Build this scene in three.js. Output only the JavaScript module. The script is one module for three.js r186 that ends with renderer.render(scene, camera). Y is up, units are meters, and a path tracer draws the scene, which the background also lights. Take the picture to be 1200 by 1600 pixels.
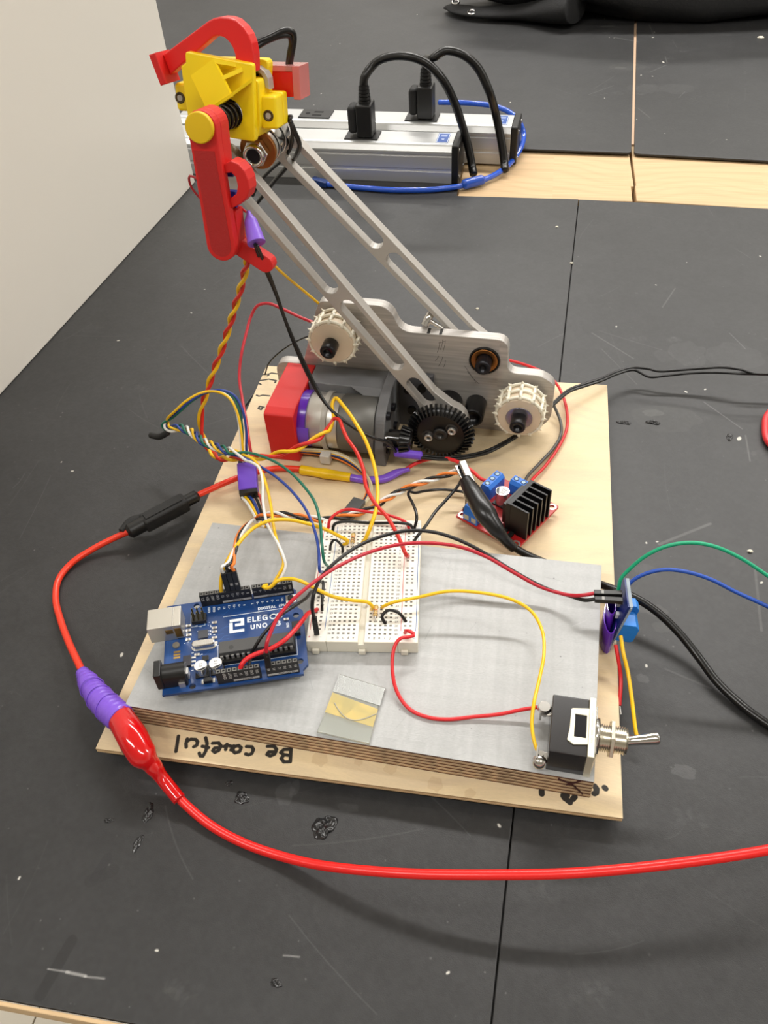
import * as THREE from 'three';
import { RoundedBoxGeometry } from 'three/addons/geometries/RoundedBoxGeometry.js';
import { mergeGeometries } from 'three/addons/utils/BufferGeometryUtils.js';
import { RectAreaLightUniformsLib } from 'three/addons/lights/RectAreaLightUniformsLib.js';

/* ---------- camera, lights, exposure ---------- */
const S = 0.001;                                   // everything below is written in millimetres
const V = (x, y, z) => new THREE.Vector3(x, y, z);
const scene = new THREE.Scene();
scene.background = new THREE.Color(0x8d8a84);
const FPX = 1302.07, CAM = V(185.657, 352.556, 172.077), YAW = 0.2146, PITCH = -0.7855, ROLL = -0.0711;
const camera = new THREE.PerspectiveCamera(2 * Math.atan(800 / FPX) * 180 / Math.PI, 0.75, 0.02, 30);
camera.position.copy(CAM).multiplyScalar(S);
camera.rotation.set(PITCH, YAW, ROLL, 'YXZ');
camera.updateMatrixWorld(true);
const renderer = new THREE.WebGLRenderer({ antialias: true });
renderer.toneMapping = THREE.LinearToneMapping;
renderer.toneMappingExposure = 2.35;
renderer.shadowMap.enabled = true;
RectAreaLightUniformsLib.init();
// ceiling fixtures: [x, z, width, length, intensity] in mm
const CEIL = 1950, FLOOR = -770;
const FIXTURES = [
  [-1100, -1700, 1200, 150, 18], [200, -1700, 1200, 150, 28], [1500, -1700, 1200, 150, 20],
  [-900, 800, 1200, 150, 17], [900, 800, 1200, 150, 11],
  [2700, -600, 1200, 150, 28], [-2500, -600, 1200, 150, 10],
  [-300, -3400, 1200, 150, 16], [1500, -3400, 1200, 150, 16],
];

/* ---------- from photo pixels to places ---------- */
const CM = camera.matrixWorld.clone();
function ray(px, py) { return V((px - 600) / FPX, -(py - 800) / FPX, -1).transformDirection(CM); }
function at(px, py, y) { const d = ray(px, py); return CAM.clone().addScaledVector(d, (y - CAM.y) / d.y); }
const MT = -3.5 * Math.PI / 180;                    // the mechanism's turn on its base
const MO = V(170.5, 0, -255.4), ME = V(Math.cos(MT), 0, -Math.sin(MT)), MN = V(Math.sin(MT), 0, Math.cos(MT));
function onPlane(px, py, o, n) { const d = ray(px, py); return CAM.clone().addScaledVector(d, o.clone().sub(CAM).dot(n) / d.dot(n)); }
function mech(px, py, off) { const p = onPlane(px, py, MO.clone().addScaledVector(MN, off), MN).sub(MO); return [p.dot(ME), p.y, off]; }
const PH = 11 * Math.PI / 180;
const HZ = MN.clone().multiplyScalar(Math.cos(PH)).add(V(0, Math.sin(PH), 0)), HY = MN.clone().multiplyScalar(-Math.sin(PH)).add(V(0, Math.cos(PH), 0));
const HO = MO.clone().addScaledVector(ME, -130).addScaledVector(MN, 30).add(V(0, 200, 0));
function head(px, py, z) { const p = onPlane(px, py, HO.clone().addScaledVector(HZ, z), HZ).sub(HO); return [p.dot(ME), p.dot(HY)]; }
function mechW(u, y, off) { return MO.clone().addScaledVector(ME, u).addScaledVector(MN, off).add(V(0, y, 0)); }
function headW(x, y, z) { return HO.clone().addScaledVector(ME, x).addScaledVector(HY, y).addScaledVector(HZ, z); }

/* ---------- random, noise, textures ---------- */
let seed = 12345;
const rnd = () => { seed = (seed * 1664525 + 1013904223) >>> 0; return seed / 4294967296; };
const rr = (a, b) => a + (b - a) * rnd();
function hash(x, y, s) { let h = (x * 374761393 + y * 668265263 + s * 974634777) | 0; h = Math.imul(h ^ (h >>> 13), 1274126177); return ((h ^ (h >>> 16)) >>> 0) / 4294967296; }
function vn(x, y, s, per) {
  const xi = Math.floor(x), yi = Math.floor(y), fx = x - xi, fy = y - yi, m = (a) => per ? ((a % per) + per) % per : a;
  const u = fx * fx * (3 - 2 * fx), v = fy * fy * (3 - 2 * fy);
  const a = hash(m(xi), m(yi), s), b = hash(m(xi + 1), m(yi), s), c = hash(m(xi), m(yi + 1), s), d = hash(m(xi + 1), m(yi + 1), s);
  return a + (b - a) * u + (c - a) * v + (a - b - c + d) * u * v;
}
function tex(w, h, fn, srgb = true) {
  const d = new Uint8Array(w * h * 4);
  for (let y = 0; y < h; y++) for (let x = 0; x < w; x++) { const c = fn(x / w, y / h); const i = (y * w + x) * 4; d[i] = c[0]; d[i + 1] = c[1]; d[i + 2] = c[2]; d[i + 3] = 255; }
  const t = new THREE.DataTexture(d, w, h, THREE.RGBAFormat); t.wrapS = t.wrapT = THREE.RepeatWrapping; t.magFilter = THREE.LinearFilter; t.minFilter = THREE.LinearMipmapLinearFilter; t.generateMipmaps = true;
  if (srgb) t.colorSpace = THREE.SRGBColorSpace; t.needsUpdate = true; return t;
}
function canvasTex(w, h, paint) {
  const c = document.createElement('canvas'); c.width = w; c.height = h; const g = c.getContext('2d'); paint(g, w, h);
  const t = new THREE.CanvasTexture(c); t.colorSpace = THREE.SRGBColorSpace; t.anisotropy = 8; return t;
}
const g3 = (v) => [v, v, v];
const T = {
  grain: tex(256, 256, (u, v) => g3(255 * (0.45 * vn(u * 64, v * 64, 3, 64) + 0.35 * vn(u * 16, v * 16, 4, 16) + 0.2 * vn(u * 128, v * 128, 5, 128))), false),
  brushed: tex(512, 512, (u, v) => g3(255 * (0.5 * vn(u * 6, v * 256, 7, 256) + 0.3 * vn(u * 24, v * 128, 8, 128) + 0.2 * vn(u * 128, v * 256, 9, 256))), false),
  pine: tex(512, 512, (u, v) => {
    const w = vn(u * 3, v * 4, 21, 4), f = vn(u * 4, v * 200, 22, 200), r = 0.5 + 0.5 * Math.sin((v * 14 + w * 2.2) * 6.283);
    const k = 0.95 + 0.06 * f - 0.04 * r * r * r; return [205 * k, 175 * k * (0.985 + 0.015 * f), 134 * k * (0.96 + 0.04 * f)];
  }),
  ply: tex(512, 512, (u, v) => {
    const f = vn(u * 90, v * 8, 31, 90), c = vn(u * 5, v * 5, 32, 5); const k = 0.88 + 0.1 * f + 0.04 * c; return [232 * k, 205 * k, 162 * k];
  }),
  layer: tex(512, 64, (u, v) => { const k = 0.75 + 0.3 * vn(u * 80, v * 8, 41, 80) + 0.12 * vn(u * 10, v * 2, 42, 10); return [196 * k, 168 * k, 132 * k]; }),
};
function bumped(m, t, amount, rep) { const b = t.clone(); b.repeat.set(rep, rep); b.needsUpdate = true; m.bumpMap = b; m.bumpScale = amount; return m; }
const mat = (color, rough = 0.5, metal = 0, extra = {}) => new THREE.MeshPhysicalMaterial({ color, roughness: rough, metalness: metal, ...extra });
const M = {
  pine: new THREE.MeshStandardMaterial({ color: 0xffffff, map: T.pine, roughness: 0.6 }),
  brushedAlu: new THREE.MeshPhysicalMaterial({ color: 0xffffff, map: tex(512, 512, (u, v) => { const k = 158 + 44 * (0.55 * vn(u * 5, v * 220, 17, 220) + 0.3 * vn(u * 20, v * 110, 18, 110) + 0.15 * vn(u * 8, v * 8, 19, 8)); return [k, k * 0.975, k * 0.945]; }), roughness: 0.4, metalness: 0.4 }),
  layerLight: new THREE.MeshStandardMaterial({ color: 0xffffff, map: T.layer, roughness: 0.75 }),
  layerDark: new THREE.MeshStandardMaterial({ color: 0x86685a, map: T.layer, roughness: 0.8 }),
  alu: mat(0xbbb7b1, 0.42, 0.4), aluBright: mat(0xdcdbd8, 0.32, 0.7),
  steel: mat(0xcfcdc9, 0.18, 1), chrome: mat(0xd2d0cc, 0.16, 1), darkSteel: mat(0x24242a, 0.32, 0.55),
  bronze: mat(0xa8703c, 0.35, 0.85), brass: mat(0xb9a06a, 0.3, 0.9),
  black: mat(0x131313, 0.42), blackGloss: mat(0x0d0d0e, 0.22), blackMatte: mat(0x1b1b1b, 0.7),
  redPrint: mat(0xd01a17, 0.5), redTop: mat(0xe0201e, 0.38), yellowPrint: mat(0xfddc10, 0.4),
  greyPrint: mat(0x6f7072, 0.5), gearbox: mat(0x6e6d69, 0.45, 0.5), can: mat(0xcfcdc8, 0.38, 0.9),
  rubberClear: mat(0xe9e3cf, 0.35, 0, { clearcoat: 0.3 }),
  white: mat(0xe9e7e1, 0.45), cream: mat(0xe4dfcf, 0.4),
  purple: mat(0x7048c8, 0.38), purpleTape: mat(0x7e55cc, 0.28), purpleDark: mat(0x5b22a8, 0.22),
  blueTerm: mat(0x1f6fd0, 0.4), redPcb: mat(0xb81f22, 0.35), bluePcb: mat(0x123a70, 0.35),
  gold: mat(0xc9a45a, 0.3, 0.9), tin: mat(0xd6d4cf, 0.35, 0.8),
  clear: mat(0xf2f2ee, 0.15, 0, { transmission: 0.85, thickness: 0, ior: 1.4 }),
  wireRed: mat(0xd61f26, 0.35), wireYellow: mat(0xf3c112, 0.35), wireBlack: mat(0x121212, 0.32), wireGreen: mat(0x0b6b55, 0.35), wireBlue: mat(0x1f3f94, 0.35),
  wireWhite: mat(0xe6e6e2, 0.35), wireOrange: mat(0xf0802a, 0.38), wireGrey: mat(0x4a4845, 0.4), teal: mat(0x16a578, 0.35), wireBeige: mat(0xcfc199, 0.4),
  cableRed: mat(0xe3221f, 0.3), cableOrange: mat(0xf03c22, 0.32), cableBlack: mat(0x101010, 0.3), cableBlue: mat(0x1f55c8, 0.25),
  clipRed: mat(0xc9060c, 0.13, 0, { clearcoat: 0.8, clearcoatRoughness: 0.06 }),
};
bumped(M.alu, T.brushed, 0.00004, 12); bumped(M.aluBright, T.grain, 0.00003, 20);
bumped(M.redPrint, T.brushed, 0.00004, 14); bumped(M.greyPrint, T.brushed, 0.00005, 14); bumped(M.blackMatte, T.grain, 0.00008, 30);

/* ---------- building helpers ---------- */
const used = {};
function numbered(n) { if (!(n in used)) { used[n] = 0; return n; } used[n]++; return n + '_' + String(used[n]).padStart(3, '0'); }
function planarUV(g) {
  const p = g.attributes.position, n = g.attributes.normal, uv = new Float32Array(p.count * 2);
  for (let i = 0; i < p.count; i += 3) {
    let nx = 0, ny = 0, nz = 0; for (let k = 0; k < 3; k++) { nx += Math.abs(n.getX(i + k)); ny += Math.abs(n.getY(i + k)); nz += Math.abs(n.getZ(i + k)); }
    for (let k = 0; k < 3; k++) {
      const x = p.getX(i + k), y = p.getY(i + k), z = p.getZ(i + k); let a, b;
      if (ny >= nx && ny >= nz) { a = x; b = -z; } else if (nx >= nz) { a = -z; b = y; } else { a = x; b = y; }
      uv[2 * (i + k)] = a * S * 5; uv[2 * (i + k) + 1] = b * S * 5;         // one repeat = 200 mm
    }
  }
  g.setAttribute('uv', new THREE.BufferAttribute(uv, 2));
}
function geo(list, keepUV) {
  const gs = (Array.isArray(list) ? list.flat(9) : [list]).map((g) => {
    let q = g.index ? g.toNonIndexed() : g.clone();
    for (const k of Object.keys(q.attributes)) if (!['position', 'normal', 'uv'].includes(k)) q.deleteAttribute(k);
    if (!q.attributes.normal) q.computeVertexNormals();
    if (!keepUV || !q.attributes.uv) planarUV(q);
    return q;
  });
  const m = gs.length > 1 ? mergeGeometries(gs) : gs[0];
  m.scale(S, S, S); return m;
}
function obj(name, list, m, parent, opt = {}) {
  const g = geo(list, opt.uv);
  const o = new THREE.Mesh(g, m); o.castShadow = o.receiveShadow = true;
  if (parent === scene || !parent) {
    o.name = numbered(name); g.computeBoundingBox(); const b = g.boundingBox, c = V((b.min.x + b.max.x) / 2, b.min.y, (b.min.z + b.max.z) / 2);
    g.translate(-c.x, -c.y, -c.z); o.position.copy(c); scene.add(o);
  } else { o.name = name; parent.add(o); }
  return o;
}
function tag(o, label, category, group, kind) { o.userData = {}; if (label) o.userData.label = label; if (category) o.userData.category = category; if (group) o.userData.group = group; if (kind) o.userData.kind = kind; return o; }
function thing(name, label, category, [x, y, z] = [0, 0, 0], turn = 0, group) {
  const o = new THREE.Group(); o.name = numbered(name); o.position.set(x * S, y * S, z * S); o.rotation.y = turn; tag(o, label, category, group); scene.add(o); return o;
}
function struct(name, list, m, opt) { const o = obj(name, list, m, scene, opt); o.userData = { kind: 'structure' }; return o; }
const box = (x0, x1, y0, y1, z0, z1, r = 0) => { const w = x1 - x0, h = y1 - y0, d = z1 - z0; const g = r > 0 ? new RoundedBoxGeometry(w, h, d, 2, Math.min(r, w / 2.02, h / 2.02, d / 2.02)) : new THREE.BoxGeometry(w, h, d); g.translate((x0 + x1) / 2, (y0 + y1) / 2, (z0 + z1) / 2); return g; };
const lathe = (pts, seg = 32) => new THREE.LatheGeometry(pts.map(([r, y]) => new THREE.Vector2(Math.max(r, 0), y)), seg);
function crisp(pts) { const o = []; pts.forEach((p, i) => { o.push(p); if (i && i < pts.length - 1) o.push([p[0], p[1]]); }); return o; }
const cylY = (x, y0, y1, z, r, seg = 24, r2 = r) => { const g = new THREE.CylinderGeometry(r2, r, y1 - y0, seg); g.translate(x, (y0 + y1) / 2, z); return g; };
const cylZ = (x, y, z0, z1, r, seg = 28, r2 = r) => { const g = new THREE.CylinderGeometry(r2, r, z1 - z0, seg); g.rotateX(Math.PI / 2); g.translate(x, y, (z0 + z1) / 2); return g; };
const cylX = (x0, x1, y, z, r, seg = 28, r2 = r) => { const g = new THREE.CylinderGeometry(r, r2, x1 - x0, seg); g.rotateZ(Math.PI / 2); g.translate((x0 + x1) / 2, y, z); return g; };
const latheZ = (x, y, pts, seg = 32) => { const g = lathe(pts, seg); g.rotateX(Math.PI / 2); g.translate(x, y, 0); return g; };
const tubeRing = (x, y, z0, z1, ro, ri, seg = 32, ch = 0.3) => latheZ(x, y, [[ri, z0], [ro - ch, z0], [ro, z0 + ch], [ro, z1 - ch], [ro - ch, z1], [ri, z1], [ri, z0]], seg);
function shp(pts, holes = []) { const s = new THREE.Shape(pts.map(([x, y]) => new THREE.Vector2(x, y))); for (const h of holes) s.holes.push(new THREE.Path(h.map(([x, y]) => new THREE.Vector2(x, y)))); return s; }
function ex(shape, z0, z1, bevel = 0.4) {
  const b = Math.min(bevel, (z1 - z0) / 2.2);
  const g = new THREE.ExtrudeGeometry(shape, { depth: z1 - z0 - 2 * b, bevelEnabled: b > 0, bevelThickness: b, bevelSize: b, bevelOffset: -b, bevelSegments: 2, curveSegments: 10 });
  g.translate(0, 0, z0 + b); return g;
}
function exY(shape, y0, y1, bevel = 0.3) { const g = ex(shape, y0, y1, bevel); g.rotateX(-Math.PI / 2); return g; }   // shape (x, -z)
function roundPoly(pts, seg = 6) {   // [x, y, r]
  const out = [], n = pts.length;
  for (let i = 0; i < n; i++) {
    const [x, y, r = 0] = pts[i]; if (!r) { out.push([x, y]); continue; }
    const a = pts[(i + n - 1) % n], b = pts[(i + 1) % n];
    let d1 = [a[0] - x, a[1] - y], d2 = [b[0] - x, b[1] - y]; const l1 = Math.hypot(...d1), l2 = Math.hypot(...d2); d1 = d1.map((q) => q / l1); d2 = d2.map((q) => q / l2);
    const ang = Math.acos(Math.max(-1, Math.min(1, d1[0] * d2[0] + d1[1] * d2[1]))), t = Math.min(r / Math.tan(ang / 2), l1 * 0.49, l2 * 0.49);
    for (let k = 0; k <= seg; k++) { const s = k / seg, p = [x + d1[0] * t, y + d1[1] * t], q = [x + d2[0] * t, y + d2[1] * t]; out.push([(1 - s) * (1 - s) * p[0] + 2 * s * (1 - s) * x + s * s * q[0], (1 - s) * (1 - s) * p[1] + 2 * s * (1 - s) * y + s * s * q[1]]); }
  }
  return out;
}
const circ = (x, y, r, n = 24) => Array.from({ length: n }, (_, i) => [x + r * Math.cos(i / n * 6.28319), y + r * Math.sin(i / n * 6.28319)]);
const slot = (x0, x1, y, r, n = 8) => { const o = []; for (let i = 0; i <= n; i++) { const a = -Math.PI / 2 + Math.PI * i / n; o.push([x1 - r + r * Math.cos(a), y + r * Math.sin(a)]); } for (let i = 0; i <= n; i++) { const a = Math.PI / 2 + Math.PI * i / n; o.push([x0 + r + r * Math.cos(a), y + r * Math.sin(a)]); } return o; };
function tube(pts, r, rad = 8, closed = false, step = 1.6) {
  const c = new THREE.CatmullRomCurve3(pts.map((p) => p.isVector3 ? p : V(...p)), closed, 'centripetal'); const n = Math.max(6, Math.min(420, Math.round(c.getLength() / step)));
  const g = new THREE.TubeGeometry(c, n, r, rad, closed); if (closed) return g;
  const caps = []; for (const [t, s] of [[0, -1], [1, 1]]) { const q = c.getPoint(t), d = c.getTangent(t).multiplyScalar(s), e = new THREE.CylinderGeometry(r * 0.6, r, r * 0.35, rad); e.applyQuaternion(new THREE.Quaternion().setFromUnitVectors(V(0, 1, 0), d)); e.translate(q.x + d.x * r * 0.17, q.y + d.y * r * 0.17, q.z + d.z * r * 0.17); caps.push(e); }
  return [g, ...caps];
}
const path = (list) => list.map(([px, py, h]) => at(px, py, h));
const HWp = (px, py, z) => { const q = head(px, py, z); return headW(q[0], q[1], z); };
function wire(name, label, cat, list, r, m, group) { const pts = list.map((p) => p.isVector3 ? p : at(...p)); return tag(obj(name, tube(pts, r), m, scene), label, cat, group); }
function coil(pts, ph, amp, per) {   // a strand wound round a path
  const c = new THREE.CatmullRomCurve3(pts.map((p) => p.isVector3 ? p : at(...p)), false, 'centripetal'), L = c.getLength(), n = Math.max(4, Math.round(L / 3)), o = [];
  for (let i = 0; i <= n; i++) { const t = i / n, p = c.getPointAt(t), d = c.getTangentAt(t), s = V(0, 1, 0).cross(d); if (s.length() < 0.1) s.set(1, 0, 0); s.normalize(); const u = d.clone().cross(s), a = t * L / per * 6.28319 + ph; o.push(p.addScaledVector(s, amp * Math.cos(a)).addScaledVector(u, amp * Math.sin(a))); }
  return o;
}
function quadBox(a, b, c, d, th, dir) {   // a slab under the four points
  const A = [a, b, c, d].map((p) => V(...p)), B = A.map((p) => p.clone().addScaledVector(dir, th)), P = [];
  const q = (i, j, k, l) => { P.push(i, j, k, i, k, l); };
  q(A[0], A[1], A[2], A[3]); q(B[3], B[2], B[1], B[0]); for (let i = 0; i < 4; i++) { const j = (i + 1) % 4; q(A[j], A[i], B[i], B[j]); }
  const g = new THREE.BufferGeometry().setFromPoints(P); g.computeVertexNormals(); return g;
}
function swept(pts, sec) {   // sec: [[t, rx, ry], ...] elliptical sections along a path
  const c = new THREE.CatmullRomCurve3(pts.map((p) => p.isVector3 ? p : V(...p)), false, 'centripetal'), n = 56, R = 20, pos = [], idx = [];
  for (let i = 0; i <= n; i++) {
    const t = i / n, p = c.getPointAt(t), d = c.getTangentAt(t), side = V(0, 1, 0).cross(d).normalize(), up = d.clone().cross(side).normalize();
    let k = 0; while (k < sec.length - 2 && sec[k + 1][0] < t) k++; const [t0, a0, b0] = sec[k], [t1, a1, b1] = sec[k + 1]; let s = Math.max(0, Math.min(1, (t - t0) / (t1 - t0))); s = s * s * (3 - 2 * s);
    const a = a0 + (a1 - a0) * s, b = b0 + (b1 - b0) * s;
    for (let j = 0; j < R; j++) { const w = j / R * 6.28319; const q = p.clone().addScaledVector(side, a * Math.cos(w)).addScaledVector(up, b * Math.sin(w)); pos.push(q.x, q.y, q.z); }
  }
  for (let i = 0; i < n; i++) for (let j = 0; j < R; j++) { const k = (j + 1) % R, a = i * R + j, b = i * R + k, cc = a + R, dd = b + R; idx.push(a, b, cc, b, dd, cc); }
  const e0 = pos.length / 3, p0 = c.getPointAt(0), p1 = c.getPointAt(1); pos.push(p0.x, p0.y, p0.z, p1.x, p1.y, p1.z);
  for (let j = 0; j < R; j++) { const k = (j + 1) % R; idx.push(e0, k, j, e0 + 1, n * R + j, n * R + k); }
  const g = new THREE.BufferGeometry(); g.setAttribute('position', new THREE.Float32BufferAttribute(pos, 3)); g.setIndex(idx); g.computeVertexNormals(); return g;
}
const font = (g, s, txt, x, y, col, opt = {}) => { g.save(); g.translate(x, y); g.rotate(opt.rot || 0); g.fillStyle = col; g.font = (opt.w || 'bold') + ' ' + s + 'px ' + (opt.f || 'sans-serif'); g.textAlign = opt.a || 'left'; g.textBaseline = 'middle'; g.fillText(txt, 0, 0); g.restore(); };

/* ---------- the room ---------- */
const TB = -9;                                       // table surface
{
  const wall = mat(0xe4e3e0, 0.85), ceil = mat(0xe6e4de, 0.9), tileM = [mat(0xd8cfbd, 0.4), mat(0xd3cab8, 0.42), mat(0xdbd3c2, 0.4)];
  const X0 = -3800, X1 = 3800, Z0 = -4800, Z1 = 3600;
  const fl = struct('floor', box(X0, X1, FLOOR - 100, FLOOR - 3, Z0, Z1), mat(0xa39a88, 0.7));
  const TX = at(56, 1588, FLOOR).x - 152.5; const tg = geo(box(-151.5, 151.5, -3, 0, -151.5, 151.5, 0.6));
  for (let i = -4; i < 4; i++) for (let j = -1; j < 4; j++) { const t = new THREE.Mesh(tg, tileM[(i * 3 + j * 5 + 40) % 3]); t.name = 'floor_tile'; t.castShadow = t.receiveShadow = true; t.position.set(S * (TX + i * 305), S * FLOOR, S * (180 + j * 305)).sub(fl.position); fl.add(t); }
  struct('ceiling', box(X0, X1, CEIL, CEIL + 100, Z0, Z1), ceil);
  struct('wall_left', box(X0 - 100, X0, FLOOR - 100, CEIL + 100, Z0, Z1), wall);
  struct('wall_right', box(X1, X1 + 100, FLOOR - 100, CEIL + 100, Z0, Z1), wall);
  struct('wall_back', box(X0 - 100, X1 + 100, FLOOR - 100, CEIL + 100, Z0 - 100, Z0), wall);
  struct('wall_front', box(X0 - 100, X1 + 100, FLOOR - 100, CEIL + 100, Z1, Z1 + 100), wall);
  const lens = new THREE.MeshStandardMaterial({ color: 0xffffff, emissive: 0xfffcf8, emissiveIntensity: 0.6, roughness: 0.6 }), frameM = mat(0xe8e8e6, 0.5);
  for (const [x, z, w, l, i] of FIXTURES) {
    const f = thing('ceiling_light', 'long white ceiling light fixture above the tables', 'ceiling light', [x, CEIL - 40, z], 0, 'ceiling light fixtures');
    obj('housing', [box(-w / 2 - 20, w / 2 + 20, 8, 40, -l / 2 - 20, l / 2 + 20), box(-w / 2 - 20, -w / 2, 0, 8, -l / 2 - 20, l / 2 + 20), box(w / 2, w / 2 + 20, 0, 8, -l / 2 - 20, l / 2 + 20), box(-w / 2, w / 2, 0, 8, -l / 2 - 20, -l / 2), box(-w / 2, w / 2, 0, 8, l / 2, l / 2 + 20)], frameM, f);
    obj('diffuser', box(-w / 2, w / 2, 2, 6, -l / 2, l / 2), lens, f);
    const a = new THREE.RectAreaLight(0xfffcf8, i, w * S, l * S); a.position.set(0, -2 * S, 0); a.rotation.x = -Math.PI / 2; f.add(a);
  }
}

/* ---------- the two tables ---------- */
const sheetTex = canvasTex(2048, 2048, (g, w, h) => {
  const im = g.createImageData(w, h), d = im.data;
  for (let y = 0; y < h; y++) for (let x = 0; x < w; x++) {
    const u = x / w, v = y / h, a = vn(u * 9, v * 9, 51, 9), b = vn(u * 40, v * 40, 52, 40), c = vn(u * 400, v * 400, 53, 400), e = vn(u * 150, v * 150, 54, 150);
    const k = 43 + 8 * (a - 0.5) + 5 * (b - 0.5) + 6 * (c - 0.5) + 4 * (e - 0.5), i = (y * w + x) * 4; d[i] = k; d[i + 1] = k; d[i + 2] = k * 1.01; d[i + 3] = 255;
  }
  g.putImageData(im, 0, 0);
  const X = (x) => (x + 300) / 750 * w, Y = (z) => (z + 640) / 750 * h, P = (px, py) => { const q = at(px, py, TB); return [X(q.x), Y(q.z)]; };
  g.lineCap = 'round';
  for (let i = 0; i < 900; i++) { const x = rr(0, w), y = rr(0, h), s = rr(0.5, 1.6); g.fillStyle = `rgba(190,188,184,${rr(0.06, 0.4)})`; g.beginPath(); g.ellipse(x, y, s, s * rr(0.4, 1), rr(0, 3), 0, 7); g.fill(); }
  for (let i = 0; i < 170; i++) { const x = rr(0, w), y = rr(0, h), a = rr(0, 6.3), l = rr(15, 160); g.strokeStyle = `rgba(150,150,148,${rr(0.04, 0.2)})`; g.lineWidth = rr(0.6, 2); g.beginPath(); g.moveTo(x, y); g.quadraticCurveTo(x + Math.cos(a) * l * 0.5 + rr(-8, 8), y + Math.sin(a) * l * 0.5 + rr(-8, 8), x + Math.cos(a) * l, y + Math.sin(a) * l); g.stroke(); }
  for (let i = 0; i < 46; i++) { const x = rr(0, w), y = rr(0, h), r = rr(10, 42); for (let k = 0; k < 26; k++) { g.fillStyle = `rgba(140,140,138,${rr(0.01, 0.06)})`; g.beginPath(); g.ellipse(x + rr(-r, r), y + rr(-r, r) * 0.6, rr(2, 9), rr(1, 5), rr(0, 3), 0, 7); g.fill(); } }
  // darker and paler patches, lines and specks at set positions
  const patch = (px, py, rx, ry, col, rot = 0) => { const [x, y] = P(px, py); g.fillStyle = col; g.beginPath(); for (let k = 0; k <= 40; k++) { const a = k / 40 * 6.2832, n = 0.8 + 0.35 * vn(k * 0.35, px, 61, 14); const ex0 = rx * n * Math.cos(a), ey0 = ry * n * Math.sin(a); g.lineTo(x + ex0 * Math.cos(rot) - ey0 * Math.sin(rot), y + ex0 * Math.sin(rot) + ey0 * Math.cos(rot)); } g.fill(); };
  patch(595, 338, 38, 24, 'rgba(24,24,25,0.55)'); patch(680, 322, 36, 16, 'rgba(20,20,21,0.6)'); patch(648, 332, 20, 10, 'rgba(24,24,25,0.4)');
  patch(1150, 555, 60, 45, 'rgba(125,125,124,0.099)'); patch(1075, 552, 36, 44, 'rgba(125,125,124,0.113)'); patch(1037, 556, 18, 22, 'rgba(125,125,124,0.090)'); patch(1040, 655, 60, 40, 'rgba(135,135,133,0.072)'); patch(1020, 645, 20, 10, 'rgba(170,170,168,0.135)');
  patch(1000, 950, 16, 8, 'rgba(170,170,168,0.158)'); patch(1027, 955, 16, 12, 'rgba(170,170,168,0.135)'); patch(1035, 980, 14, 10, 'rgba(160,160,158,0.113)'); patch(1010, 890, 18, 12, 'rgba(150,150,148,0.090)'); patch(1004, 1060, 9, 7, 'rgba(185,185,183,0.158)'); patch(1070, 1205, 16, 10, 'rgba(190,190,188,0.135)');
   patch(445, 1240, 12, 16, 'rgba(120,120,118,0.158)'); patch(460, 1232, 6, 12, 'rgba(130,130,128,0.158)'); patch(545, 1262, 14, 6, 'rgba(115,115,113,0.158)');
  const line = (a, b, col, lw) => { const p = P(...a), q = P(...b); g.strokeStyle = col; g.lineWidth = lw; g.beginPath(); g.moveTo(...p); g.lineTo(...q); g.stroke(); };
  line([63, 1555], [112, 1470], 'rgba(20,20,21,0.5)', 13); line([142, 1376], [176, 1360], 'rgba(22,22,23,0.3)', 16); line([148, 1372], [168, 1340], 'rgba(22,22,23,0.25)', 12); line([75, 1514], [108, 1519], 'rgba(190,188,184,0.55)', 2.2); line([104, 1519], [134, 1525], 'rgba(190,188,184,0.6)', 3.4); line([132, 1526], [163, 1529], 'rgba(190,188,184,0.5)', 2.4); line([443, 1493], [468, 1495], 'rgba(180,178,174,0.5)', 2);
  line([1030, 850], [1110, 818], 'rgba(150,150,148,0.3)', 5); line([1140, 520], [1165, 545], 'rgba(150,150,148,0.35)', 2); line([1035, 480], [1055, 450], 'rgba(140,140,138,0.3)', 3); line([925, 520], [990, 560], 'rgba(140,140,138,0.3)', 3); line([940, 545], [995, 600], 'rgba(140,140,138,0.25)', 2); line([1100, 628], [1160, 670], 'rgba(150,150,148,0.35)', 2.5); line([1165, 680], [1172, 720], 'rgba(150,150,148,0.3)', 3); line([1180, 890], [1190, 985], 'rgba(130,130,128,0.3)', 4); line([1040, 1045], [1110, 1075], 'rgba(140,140,138,0.2)', 3);
  for (const [px, py, s] of [[185, 532, 3.5], [299, 489, 3], [320, 452, 2.5], [870, 355, 4], [746, 483, 4], [1072, 612, 3.5], [1102, 608, 3], [963, 510, 3], [1025, 445, 2.5], [113, 736, 3], [96, 722, 2], [190, 1023, 4], [1172, 861, 4.5], [1010, 848, 2.5], [1027, 846, 2.5], [1190, 910, 3], [1155, 685, 6], [1188, 400, 3], [1073, 410, 2], [245, 1485, 2.5], [30, 1372, 2.5], [780, 1290, 3], [700, 1520, 2.5], [1010, 1040, 3], [1040, 1350, 3]]) { const [x, y] = P(px, py); g.fillStyle = 'rgba(222,218,208,0.85)'; g.beginPath(); g.ellipse(x, y, s, s * 0.6, px, 0, 7); g.fill(); }
});
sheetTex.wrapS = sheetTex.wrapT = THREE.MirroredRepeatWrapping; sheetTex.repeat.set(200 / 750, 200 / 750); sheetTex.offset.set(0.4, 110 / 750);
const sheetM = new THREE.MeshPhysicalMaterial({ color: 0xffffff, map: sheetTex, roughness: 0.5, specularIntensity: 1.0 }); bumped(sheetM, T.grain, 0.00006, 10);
const sheetFar = sheetM;
const sh = (pts) => pts.map(([x, z]) => [x, -z]);
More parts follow.
